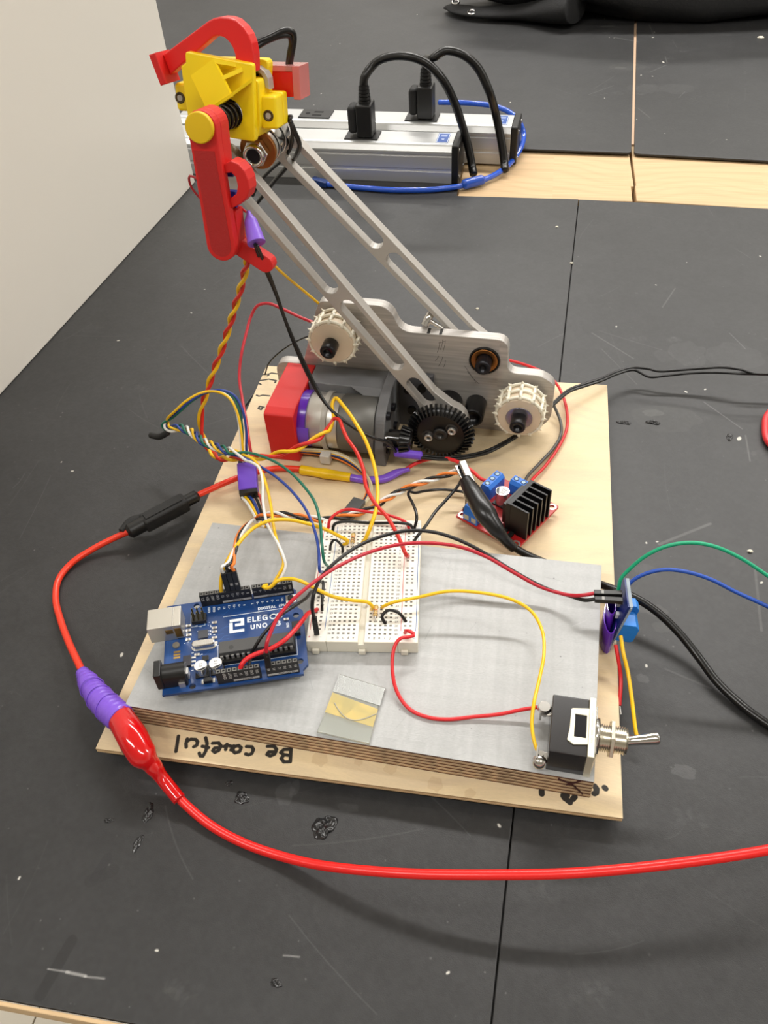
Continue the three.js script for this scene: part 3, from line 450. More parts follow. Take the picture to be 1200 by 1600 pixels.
/* ---------- motor driver ---------- */
const LD = { x: 183.3, y: 4, z: -176.1, t: -31.3 * Math.PI / 180 };
const drv = (x, y, z) => V(LD.x + x * Math.cos(LD.t) + z * Math.sin(LD.t), LD.y + y, LD.z - x * Math.sin(LD.t) + z * Math.cos(LD.t));
function terminal(parent, name, n, x, y, z, turn) {
  const g = [], T2 = new THREE.Matrix4().makeRotationY(turn).setPosition(x, y, z), w = n * 5;
  const body = ex(shp([[-3.9, 0], [3.9, 0], [3.9, 5.6], [2.2, 10], [-2.2, 10], [-3.9, 8]]), -w / 2, w / 2, 0.2);
  body.applyMatrix4(T2); const o = obj(name, body, M.blueTerm, parent), hs = [], ms = [], gaps = [];
  for (let i = 0; i < n; i++) { const zz = -w / 2 + 2.5 + i * 5; const c = cylY(0, 9.9, 10.06, zz, 1.75, 18); c.applyMatrix4(T2); hs.push(c); const s = cylY(0, 9.95, 10.1, zz, 1.2, 14); s.applyMatrix4(T2); ms.push(s); const m = box(3.85, 3.98, 1.2, 4.6, zz - 1.6, zz + 1.6); m.applyMatrix4(T2); gaps.push(m); }
  obj('screw_holes', hs, mat(0x0d2c55, 0.7), o); obj('screws', ms, mat(0x6d7c86, 0.3, 0.8), o); obj('wire_openings', gaps, mat(0xb9b4a4, 0.5), o); return o;
}
{
  const b = thing('motor_driver_board', 'red motor driver board with black finned heatsink on the base board', 'circuit board', [LD.x, LD.y, LD.z], LD.t);
  const q = 21.5;
  obj('pcb', exY(shp(roundPoly([[-q, -q, 1], [q, -q, 1], [q, q, 1], [-q, q, 1]]), [circ(-18.6, -18.6, 1.6), circ(18.6, -18.6, 1.6), circ(18.6, 18.6, 1.6), circ(-18.6, 18.6, 1.6)]), 0, 1.6, 0.1), M.redPcb, b);
  for (const [x, z] of [[-18.6, -18.6], [18.6, -18.6], [18.6, 18.6], [-18.6, 18.6]]) { obj('hole_ring', lathe([[1.6, 1.58], [2.6, 1.58], [2.6, 1.68], [1.6, 1.68], [1.6, 1.58]], 24).translate(x, 0, z), M.tin, b); }
  for (const [x, z] of [[-14, -14], [14, -14], [14, 14], [-14, 14]]) obj('standoff', cylY(x, -4, 0, z, 2, 12), M.brass, b);
  const hsM = mat(0x121214, 0.38, 0.3);
  const hs = obj('heatsink', [box(7.2, 10.2, 1.6, 23, -10.5, 13.5, 0.3)], hsM, b);
  for (let i = 0; i < 6; i++) { const z = -10.5 + i * 4.5; obj('fin', box(10.0, 21.6, 1.8, 23, z, z + 1.3, 0.2), hsM, hs); }
  obj('driver_chip', box(3.2, 7.2, 3, 18, -8.5, 10.5, 0.3), M.black, b);
  terminal(b, 'power_terminal', 3, -17, 1.6, -8.2, Math.PI); terminal(b, 'output_terminal', 2, -3.2, 1.6, -16.6, Math.PI / 2); terminal(b, 'output_terminal', 2, -11.5, 1.6, 17.2, -Math.PI / 2);
  const c = obj('capacitor', cylY(-6.2, 2.4, 11.5, -3.4, 4.0, 28), mat(0xcfcdcb, 0.25, 0.85), b); obj('base', box(-10.4, -2, 1.6, 2.6, -7.6, 0.8, 0.2), M.black, c);
  const tt = canvasTex(96, 96, (g) => { g.fillStyle = '#eceae6'; g.fillRect(0, 0, 96, 96); g.fillStyle = '#26262a'; g.beginPath(); g.arc(48, 48, 48, 1.6, 3.6); g.fill(); font(g, 20, 'DKE', 54, 30, '#333', { a: 'center' }); font(g, 20, '220', 56, 50, '#333', { a: 'center' }); font(g, 20, '35V', 58, 70, '#333', { a: 'center' }); });
  const d = new THREE.CircleGeometry(3.8, 28); d.rotateX(-Math.PI / 2); d.translate(-6.2, 11.53, -3.4); obj('printed_top', d, new THREE.MeshStandardMaterial({ map: tt, roughness: 0.4 }), c, { uv: true });
  const pb = obj('pin_block', box(-20.6, -18, 1.6, 4.2, 4, 16, 0.2), M.black, b); const ps = []; for (let i = 0; i < 5; i++) ps.push(box(-19.6, -19, 4, 11, 4.8 + i * 2.4, 5.4 + i * 2.4)); obj('pins', ps, mat(0x3c3a35, 0.3, 0.8), pb);
  for (let i = 0; i < 4; i++) { const x = -1 + i * 4.2; const e = obj('diode', box(x, x + 2.6, 1.6, 3.6, 13.6, 18.2, 0.2), M.black, b); obj('pads', [box(x + 0.4, x + 2.2, 1.6, 2.4, 18.2, 19.4), box(x + 0.4, x + 2.2, 1.6, 2.4, 12.4, 13.6)], M.tin, e); }
}
/* ---------- toggle switch ---------- */
{
  const sx = 210.4, sz = -38.3, b = thing('toggle_switch', 'black toggle switch with threaded metal neck lying on the grey block', 'switch', [sx, GH, sz], -0.045);
  const L = 16, W = 28.2, H = 16.2;
  obj('body', box(0, L, 0, H, 0, W, 0.7), mat(0x1c1a1c, 0.2, 0, { clearcoat: 0.5, clearcoatRoughness: 0.2 }), b);
  const fr = obj('frame', [box(L - 0.2, L + 2.8, 0, H + 1.0, -0.4, W + 0.4, 0.4)], mat(0xdcd7c2, 0.35, 0.55), b);
  // clip plate on the body's top, with its window
  const clip = exY(shp(roundPoly([[8.2, -6.2, 1], [15.9, -5, 0.3], [15.9, -22.6, 0.3], [10, -23.6, 0.5], [7.2, -21.8, 0.5], [8, -16, 1]]), [[[10, -8.8], [10, -19.8], [15, -19.8], [15, -8.8]].map(([x, y]) => [x, y])]), H, H + 0.7, 0.2);
  obj('clip_plate', clip, mat(0xe2ddc6, 0.38, 0.35), fr);
  obj('window', box(10.4, 14.8, H - 0.1, H + 0.12, 9.2, 19.4), mat(0x2a2a2e, 0.15, 0.5), fr);
  const t = canvasTex(64, 512, (g, w, h) => { g.fillStyle = '#dcd7c2'; g.fillRect(0, 0, w, h); font(g, 30, '15A 250VAC  20A 125V', 32, 256, '#b8a98e', { rot: 1.57, a: 'center' }); });
  const pl = new THREE.PlaneGeometry(2.4, 26); pl.rotateX(-Math.PI / 2); pl.translate(L + 1.3, H + 1.03, W / 2); obj('rating_print', pl, new THREE.MeshStandardMaterial({ map: t, roughness: 0.4, metalness: 0.4 }), fr, { uv: true });
  const yc = 8.6, zc = W / 2 - 0.6;
  const th = []; th.push([4.6, L + 2.6]); for (let i = 0; i < 11; i++) { const x = L + 6.2 + i * 0.95; th.push([6.0, x], [5.0, x + 0.48]); } th.push([5.6, L + 16.8], [4.2, L + 17.2], [2.6, L + 16.6], [0, L + 16.6]);
  const lx = (pts) => { const g = lathe(pts, 32); g.rotateZ(-Math.PI / 2); g.translate(0, yc, zc); return g; };
  obj('threaded_neck', lx(th), mat(0xcdc6b4, 0.25, 0.95), b);
  obj('collar', [lx([[0, L + 2.8], [8.2, L + 2.8], [8.4, L + 3.4], [8.2, L + 4.8], [5, L + 5.4], [0, L + 5.4]]), box(L + 2.8, L + 3.6, 0.4, H - 0.6, 2.6, W - 2.6, 0.3)], M.chrome, b);
  obj('nut', ex(shp(Array.from({ length: 6 }, (_, i) => [8.8 * Math.cos(i * Math.PI / 3), 8.8 * Math.sin(i * Math.PI / 3)]), [circ(0, 0, 5.5)]), -0.8, 0.8, 0.25).rotateY(Math.PI / 2).translate(L + 10.4, yc, zc), mat(0xd8d2c2, 0.22, 0.95), b);
  const lev = lathe([[0, 0], [2.0, 0], [2.1, 4], [2.7, 13], [2.8, 14.6], [2.2, 15.4], [0, 15.6]], 24); lev.rotateZ(-Math.PI / 2); lev.rotateY(0.28); lev.translate(L + 15.5, yc, zc); obj('lever', lev, M.chrome, b);
  for (const z of [3.2, W - 2.6]) {
    const tb = obj('terminal_tab', [box(-4.6, 0.4, 5.6, 6.6, z - 2.2, z + 2.2, 0.2), box(-4.8, -3.8, 2.8, 9.4, z - 3, z + 3, 0.2)], M.steel, b);
    obj('screw', [cylY(-2.6, 3.2, 8.6, z, 1.3, 14), z > 10 ? new THREE.SphereGeometry(3.3, 20, 12, 0, 6.2832, 0, 1.6).rotateX(1.2).translate(-3, 5.4, z + 2.2) : cylY(-3, 8.6, 10.2, z, 3.2, 20, 2.6)], M.chrome, tb);
  }
}
/* ---------- plastic film chip on the block ---------- */
{
  const p = [[531, 1053], [602, 1075], [577, 1162], [495, 1143]].map(([x, y]) => at(x, y, GH + 1.6)), o = p[3];
  const f = thing('clear_plastic_wafer', 'small clear plastic wafer with a painted band of yellow reflection on the grey block', 'plastic piece', [o.x, GH, o.z]);
  const pts = p.map((q) => [q.x - o.x, -(q.z - o.z)]); const mid = (a, b, t) => [a[0] + (b[0] - a[0]) * t, a[1] + (b[1] - a[1]) * t];
  const pts2 = [pts[0], mid(pts[0], pts[1], 0.5), pts[1], mid(pts[1], pts[2], 0.35).map((v, i) => v - (i ? 0 : 0.8)), pts[2], mid(pts[2], pts[3], 0.45), pts[3], mid(pts[3], pts[0], 0.4).map((v, i) => v + (i ? 0 : 0.5))];
  const g = exY(shp(pts2), 0.05, 1.9, 0.35); obj('wafer', g, mat(0xf0f3ec, 0.12, 0, { transmission: 0.75, thickness: 0.002, ior: 1.45, clearcoat: 0.6, clearcoatRoughness: 0.12 }), f);
  const band = [mid(pts[3], pts[0], 0.32), mid(pts[3], pts[0], 0.66), mid(pts[2], pts[1], 0.6), mid(pts[2], pts[1], 0.28)]; obj('painted_reflection', exY(shp(band.map(([x, y]) => [x * 0.97 + 0.3, y])), 1.9, 2.0, 0.02), mat(0xf3e2a0, 0.2, 0, { transmission: 0.5, thickness: 0, clearcoat: 0.5 }), f);  // yellow reflection across the wafer, painted in as a coloured strip
  const fold = [mid(pts[0], pts[3], 0.02), mid(pts[1], pts[2], 0.02), mid(pts[1], pts[2], 0.34), mid(pts[0], pts[3], 0.32)]; const fm = mat(0xe4e7e6, 0.12, 0.1, { transmission: 0.45, thickness: 0 }); bumped(fm, T.grain, 0.0005, 12);
  obj('crinkled_flap', exY(shp(fold), 1.88, 2.15, 0.05), fm, f);
  const arc = []; for (let i = 0; i <= 14; i++) { const t = i / 14, a = mid(pts[0], pts[3], 0.5 + 0.22 * Math.sin(t * 3.1)), b2 = mid(pts[1], pts[2], 0.48 + 0.2 * Math.sin(t * 3.1)); const q = mid(a, b2, 0.12 + 0.86 * t); arc.push(V(q[0], 2.1, -q[1])); } obj('scribed_arc', tube(arc, 0.28, 5), mat(0xaaa79a, 0.3), f);
}

/* ---------- lifting mechanism ---------- */
const mGroup = (name, label, cat) => thing(name, label, cat, [MO.x, MO.y, MO.z], MT);
const hexHole = (x, y, z, r) => cylZ(x, y, z - 0.4, z + 0.05, r, 6);
{
  // side plate
  const p = mGroup('side_plate', 'brushed aluminium side plate standing upright on the base board', 'metal plate');
  const TH = 7.5, outline = roundPoly([[-146, 0], [-146, 38.8, 8], [-127, 38.8, 6], [-113.5, 80, 2], [-110.5, 86.5, 9], [-67, 86.5, 12], [-60.5, 69.6, 11], [5.6, 69.6, 8], [5.6, 46.2, 7], [26, 46.2, 12], [35.3, 41, 12], [35.3, 14, 16], [24, 0, 14]], 8);
  const am = M.brushedAlu;
  obj('plate', ex(shp(outline, [circ(-8.5, 54.2, 9.2, 32)]), -TH, 0, 0.35), am, p);
  const scr = [[[655, 700], [625, 830]], [[690, 680], [660, 800]], [[720, 690], [690, 820]], [[640, 720], [710, 700]], [[600, 930], [640, 870]], [[640, 990], [690, 880]], [[700, 1000], [720, 920]]].map(([a, b]) => { const q = mech(580 + a[0] / 7.5 + 20, 440 + a[1] / 7.5, 0.02), r = mech(580 + b[0] / 7.5 + 20, 440 + b[1] / 7.5, 0.02); return tube([V(...q), V((q[0] + r[0]) / 2 + 0.3, (q[1] + r[1]) / 2, 0.02), V(...r)], 0.12, 4); });
  const sc = obj('scratches', [...scr, tube([V(...mech(730, 580, 0.02)), V(...mech(740, 592, 0.02)), V(...mech(749, 600, 0.02))], 0.13, 4), tube([V(...mech(726, 572, 0.02)), V(...mech(736, 586, 0.02)), V(...mech(744, 598, 0.02))], 0.1, 4)], mat(0x4f4b46, 0.6), p); sc.userData.kind = 'stuff';
  for (const u of [-43.5, -36]) obj('pen_mark', box(u - 0.9, u + 0.9, 69.55, 69.66, -6.5, -0.4), mat(0x15130f, 0.6), p);
  // pivot bolt in its bronze bush
  const bu = obj('bush', [tubeRing(-8.5, 54.2, -4, 1.2, 9.6, 8.4)], M.black, p); obj('bronze_liner', latheZ(-8.5, 54.2, [[8.4, -3], [8.4, 1.0], [7.8, 1.4], [5.4, 0.9], [4.9, 0.2], [4.9, -3]]), M.bronze, bu);
  const bo = obj('pivot_bolt', latheZ(-8.5, 54.2, [[0, -22], [4.6, -22], [4.8, 8.6], [4.2, 9.2], [2.2, 9.2], [2.2, 7], [0, 7]]), M.darkSteel, p);
  const b2 = obj('socket_bolt', latheZ(-12.5, 21, [[0, -6], [6.6, -6], [6.6, 15.4], [5.9, 16.4], [4.2, 16.4], [4.0, 12], [0, 12]]), mat(0x151517, 0.28, 0.4), p);
  obj('shaft_collar', [latheZ(-30, 20.5, [[0, 0], [8.6, 0], [8.6, 12.4], [8, 13], [0, 13]])], mat(0x19191b, 0.25, 0.4), p);
  // bright wing of a clip behind the top edge
  obj('clip_stub', [tube([V(...mech(664, 508, -8)), V(...mech(669, 497, -10)), V(...mech(672, 492, -12))], 2.6, 10), tube([V(...mech(671, 501, -9)), V(...mech(682, 507, -9)), V(...mech(692, 513, -8.6))], 1.3, 8)], M.steel, p);
}
{
  // link arms: shape along x from the lower pivot
  function arm(parent, A, B, z0, z1, slots, lobe0, lobe1, holeR) {
    const L = Math.hypot(B[0] - A[0], B[1] - A[1]), w = 7.2, pts = [];
    const arcTo = (cx, r, a0, a1, n = 14) => { for (let i = 0; i <= n; i++) { const a = a0 + (a1 - a0) * i / n; pts.push([cx + r * Math.cos(a), r * Math.sin(a)]); } };
    const k0 = Math.asin(Math.min(1, w / lobe0)), k1 = Math.asin(Math.min(1, w / lobe1));
    arcTo(L, lobe1, -Math.PI + k1 + (lobe1 > w + 0.5 ? 0.25 : 0), Math.PI - k1 - (lobe1 > w + 0.5 ? 0.25 : 0)); if (lobe0 > w + 1) pts.push([lobe0 + 9, w]); arcTo(0, lobe0, (lobe0 > w + 1 ? k0 + 0.35 : Math.PI / 2), 2 * Math.PI - (lobe0 > w + 1 ? k0 + 0.35 : Math.PI / 2)); if (lobe0 > w + 1) pts.push([lobe0 + 9, -w]);
    const holes = slots.map(([a, b]) => slot(a, b, 0, 4.7)); holes.push(circ(L, 0, holeR));
    const g = ex(shp(pts, holes), z0, z1, 0.35); g.rotateZ(Math.atan2(B[1] - A[1], B[0] - A[0])); g.translate(A[0], A[1], 0);
    return obj('arm', g, M.alu, parent);
  }
  const n = mGroup('link_arm', 'slotted aluminium link arm ending at the black toothed gear', 'link arm');
  arm(n, [-28, 20.5], [-146, 178], 15.5, 22, [[14.5, 38.5], [46.5, 101], [107.5, 184]], 13.5, 8.5, 3);
  obj('pivot_pin', cylZ(-146, 178, 12, 27, 2.9, 20), M.darkSteel, n);
  const f = mGroup('link_arm', 'slotted aluminium link arm passing behind the side plate', 'link arm');
  const fa = [-10.5, 53.5], fb = [-128.8, 180.5];
  arm(f, fa, fb, -15.5, -9, [[12, 84.5], [90.5, 163.5]], 10, 9, 4);
  // the bolt, washers and collars at its top
  const x = -129, y = 182.2;
  obj('collar', tubeRing(x, y, -8.8, -1, 10.4, 3.6, 36, 0.5), M.chrome, f); obj('gap_washer', tubeRing(x, y, -1, 0.6, 9.6, 3.6), M.black, f); obj('collar', tubeRing(x, y, 0.6, 8, 10, 3.6, 36, 0.5), M.steel, f); obj('gap_washer', tubeRing(x, y, 8, 9, 9.4, 3.6), M.black, f);
  obj('spacer', tubeRing(x, y, 9, 12.6, 9.4, 3.6, 36, 0.4), M.aluBright, f); obj('bronze_washer', tubeRing(x, y, 12.6, 15.2, 9.8, 3.6, 36, 0.4), M.bronze, f);
  obj('lock_nut', [ex(shp(circ(x, y, 6.9, 6), [circ(x, y, 3.5, 20)]), 15.2, 20, 0.5), latheZ(x, y, [[3.4, 19], [5.8, 19], [5.6, 22.6], [4.8, 23.2], [3.5, 22.6], [3.4, 19]], 28)], M.chrome, f);
  obj('bolt', cylZ(x, y, -16, 21.4, 3.5, 20), M.darkSteel, f);
}
// spiked rollers
function roller(label, u, y, holed) {
  const r = thing('spiked_roller', label, 'roller', mechW(u, y, 0).toArray(), MT, 'spiked rollers on the side plate');
  const R = 13.4, z0 = 4, z1 = 21;
  obj('drum', latheZ(0, 0, [[0, z0], [R - 0.6, z0], [R, z0 + 0.6], [R, z1 - 0.6], [R - 0.6, z1], [6, z1], [6, z1 + 0.2], [0, z1 + 0.2]], 40), mat(0xd9c7ae, 0.3, 0, { clearcoat: 0.4 }), r);
  const N = 12, ring = []; for (const z of [z0 + 2, (z0 + z1) / 2, z1 - 1.4]) { const pts = []; for (let i = 0; i < N; i++) { const a = i / N * 6.28319; pts.push(V((R + 0.7 + 0.3 * Math.sin(i * 2.3)) * Math.cos(a), (R + 0.7 + 0.3 * Math.cos(i * 1.7)) * Math.sin(a), z + 0.5 * Math.sin(i * 1.9))); } ring.push(tube(pts, 1.0, 6, true)); }
  const sh2 = obj('rubber_lattice', ring, M.rubberClear, r);
  for (let i = 0; i < N; i++) { const a = (i + 0.1 * Math.sin(i * 5)) / N * 6.28319, c = Math.cos(a), s = Math.sin(a); const parts = [tube([V(c * (R + 0.6), s * (R + 0.6), z0 + 0.6), V(c * (R + 1), s * (R + 1), (z0 + z1) / 2), V(c * (R + 0.6), s * (R + 0.6), z1 - 0.2)], 1.15, 6)]; for (const z of [z0 + 2, (z0 + z1) / 2, z1 - 1.4]) { const k = new THREE.ConeGeometry(1.5, 3.4, 8); k.rotateZ(-Math.PI / 2); k.rotateZ(a); k.translate(c * (R + 2), s * (R + 2), z); parts.push(k); } obj('spike_row', parts, M.rubberClear, sh2); }
  if (holed) obj('washer', tubeRing(0, 0, z1 + 0.1, z1 + 0.9, 8.2, 3), mat(0x9b98a2, 0.25, 0.8), r);
  obj('bolt', latheZ(0, 0, [[0, 0], [3.2, 0], [3.4, z1], [4.8, z1 + 0.8], [4.8, z1 + 9], [4.2, z1 + 9.7], [2.4, z1 + 9.7], [2.3, z1 + 7], [0, z1 + 7]], 28), mat(0x19191c, 0.3, 0.4), r);
}
roller('cream rubber spiked roller with a steel washer, on the low end of the side plate', 16.5, 29, true);
roller('cream rubber spiked roller behind the slotted arm, high on the side plate', -98.5, 71, false);
// bevel gears
{
  function bevel(parent, name, N, r, w, hubR) {   // teeth face +z, pitch cone opens back
    const o = obj(name, [latheZ(0, 0, [[0, -12], [hubR, -12], [hubR, -6], [r * 0.86, -5], [r * 0.9, -3], [r - w, 0.2], [r - w - 0.6, -1.2], [0, -1.2]], 48)], mat(0x121212, 0.3), parent);
    for (let i = 0; i < N; i++) { const a = i / N * 6.28319, tw = 3.14159 * r / N * 0.52; const g = new THREE.BufferGeometry(), q = [[r - w, -tw * 0.7, 0], [r, -tw, -w * 0.85], [r, tw, -w * 0.85], [r - w, tw * 0.7, 0], [r - w + 1.0, -tw * 0.4, 1.8], [r + 1.0, -tw * 0.55, -w * 0.85 + 1.9], [r + 1.0, tw * 0.55, -w * 0.85 + 1.9], [r - w + 1.0, tw * 0.4, 1.8]]; const id = [4, 5, 6, 4, 6, 7, 0, 4, 7, 0, 7, 3, 1, 2, 6, 1, 6, 5, 0, 1, 5, 0, 5, 4, 3, 7, 6, 3, 6, 2, 0, 3, 2, 0, 2, 1]; const P = []; for (const k of id) P.push(q[k][0], q[k][1], q[k][2]); g.setAttribute('position', new THREE.Float32BufferAttribute(P, 3)); g.computeVertexNormals(); g.rotateZ(a); obj('tooth', g, M.blackGloss, o); }
    return o;
  }
  const c = mechW(-30, 20.5, 34.5), b = thing('bevel_gear', 'large black toothed gear at the foot of the link arm', 'gear', c.toArray(), MT);
  bevel(b, 'gear', 40, 20.4, 5.6, 10);
  obj('hub', [latheZ(0, 0, [[0, -1.2], [4.6, -1.2], [4.6, 0.6], [3.4, 0.8], [2, 0.8], [2, -1], [0, -1]], 28)], mat(0x2b2a29, 0.3), b);
  for (const [x, y] of [[7.2, 3.6], [-7.4, -3.4]]) { const s = obj('screw', tubeRing(x, y, -1.2, 0.9, 2.6, 1.2, 20), M.tin, b); obj('recess', tubeRing(x - 0.2, y + 1, -1.2, -0.6, 4, 2.6, 20), mat(0x2b2a29, 0.3), b); }
  obj('shaft', cylZ(0, 0, -38, -11, 4, 20), M.darkSteel, b);
}
{
  // gear motor: x runs along the motor, built in plate coordinates
  const m = mGroup('gear_motor', 'silver gear motor with purple band in a red end cap', 'motor');
  const zc = 32, yc = 20.5, r = 18;
  const lx = (pts, z = zc, seg = 48) => { const g = lathe(pts, seg); g.rotateZ(-Math.PI / 2); g.translate(0, yc, z); return g; };
  obj('gearbox', [lx([[0, -92], [r, -92], [r + 0.3, -91.5], [r + 0.3, -69.5], [0, -69.5]])], M.gearbox, m);
  obj('can', lx([[0, -122], [r - 0.4, -122], [r - 0.4, -93], [r - 0.9, -92], [0, -92]]), M.can, m);
  obj('purple_band', lx([[r - 0.3, -118], [r + 0.05, -118], [r + 0.05, -112.6], [r - 0.3, -112.6]]), M.purpleDark, m);
  { const g = new THREE.CylinderGeometry(r + 0.15, r + 0.15, 7.4, 12, 1, true, 1.75, 0.6); g.rotateZ(Math.PI / 2); g.translate(-113.9, yc, zc); obj('tape_tab', [ex(shp(Array.from({ length: 9 }, (_, i) => { const a = -0.55 + i * 0.11; return [zc + (r + 0.2) * Math.cos(a) - zc, (r + 0.2) * Math.sin(a)]; }).concat(Array.from({ length: 9 }, (_, i) => { const a = 0.33 - i * 0.11; return [(r - 0.3) * Math.cos(a), (r - 0.3) * Math.sin(a)]; }))), 0, 7.4, 0.05).rotateY(-Math.PI / 2).translate(-110.4, yc, zc)], M.purple, m); }
  const cap = roundPoly([[0.5, 0, 0], [52, 0, 1.5], [52.5, 37, 2], [46, 38.6, 3], [0.5, 39.4, 1]], 4);
  const cg = ex(shp(cap), 0, 19.2, 0.7); cg.rotateY(-Math.PI / 2); cg.translate(-117.8, 0, 0); obj('end_cap', cg, M.redPrint, m);
  // printed bracket
  const bk = obj('bracket', [box(-117.5, -69, 27, 39.6, 0.3, 19.5, 0.8)], M.greyPrint, m);
  const bp = ex(shp(roundPoly([[0.3, 0], [47, 0, 1], [49, 14, 10], [42, 36, 14], [24, 41.5, 10], [0.3, 41.5]], 6)), 0, 6.4, 0.6); bp.rotateY(-Math.PI / 2); bp.translate(-62.6, 0, 0); obj('motor_plate', bp, M.greyPrint, bk);
  obj('mount_flange', [box(-62.8, -40, 0, 41, 0.3, 4, 0.6)], mat(0x55565a, 0.5), bk);
  obj('gusset', quadBox([-90, 39.6, 19.6], [-69, 39.6, 19.6], [-69, 34, 30], [-76, 39.5, 19.8], 3, V(0, -1, 0)), M.greyPrint, bk);
  for (const [y, z] of [[30, 24], [12, 20], [33, 37], [10, 42], [20, 47]]) obj('bracket_screw', cylX(-62.8, -60.4, y, z, 2.6, 14), M.darkSteel, bk);
  for (const [x, y] of [[-56, 30], [-47, 32], [-54, 14]]) obj('flange_screw', cylZ(x, y, 4, 6.4, 2.8, 14), M.black, bk);
  // output shaft and pinion
  obj('shaft', cylX(-70, -46, yc, 43.6, 2.6, 20), M.steel, m);
  const pn = obj('pinion_hub', cylX(-60.4, -52.6, yc, 43.6, 6.2, 28), mat(0x0d0d0e, 0.16, 0, { clearcoat: 0.5 }), m);
  const core = lathe([[0, -52.8], [7.6, -52.8], [8.2, -52.2], [6.2, -46.2], [0, -46.2]], 32); core.rotateZ(-Math.PI / 2); core.translate(0, yc, 43.6); obj('pinion', core, M.blackGloss, pn);
  for (let i = 0; i < 18; i++) { const g = box(-3.2, 3.2, -0.9, 0.9, -0.62, 0.62, 0.3); g.rotateZ(-0.32); g.translate(-49.6, 7.7, 0); g.rotateX(i / 18 * 6.28319); g.translate(0, yc, 43.6); obj('pinion_tooth', g, M.blackGloss, pn); }
  // cable tie
  const tie = obj('cable_tie', [lx([[r + 0.1, -102.6], [r + 0.8, -102.6], [r + 0.8, -99.4], [r + 0.1, -99.4], [r + 0.1, -102.6]])], mat(0xe4e1da, 0.3, 0, { transmission: 0.6, thickness: 0 }), m); obj('tie_head', box(-104.2, -97.6, 1, 7.8, zc + 14, zc + 20.5, 0.8), mat(0xdedbd3, 0.35), tie);
}
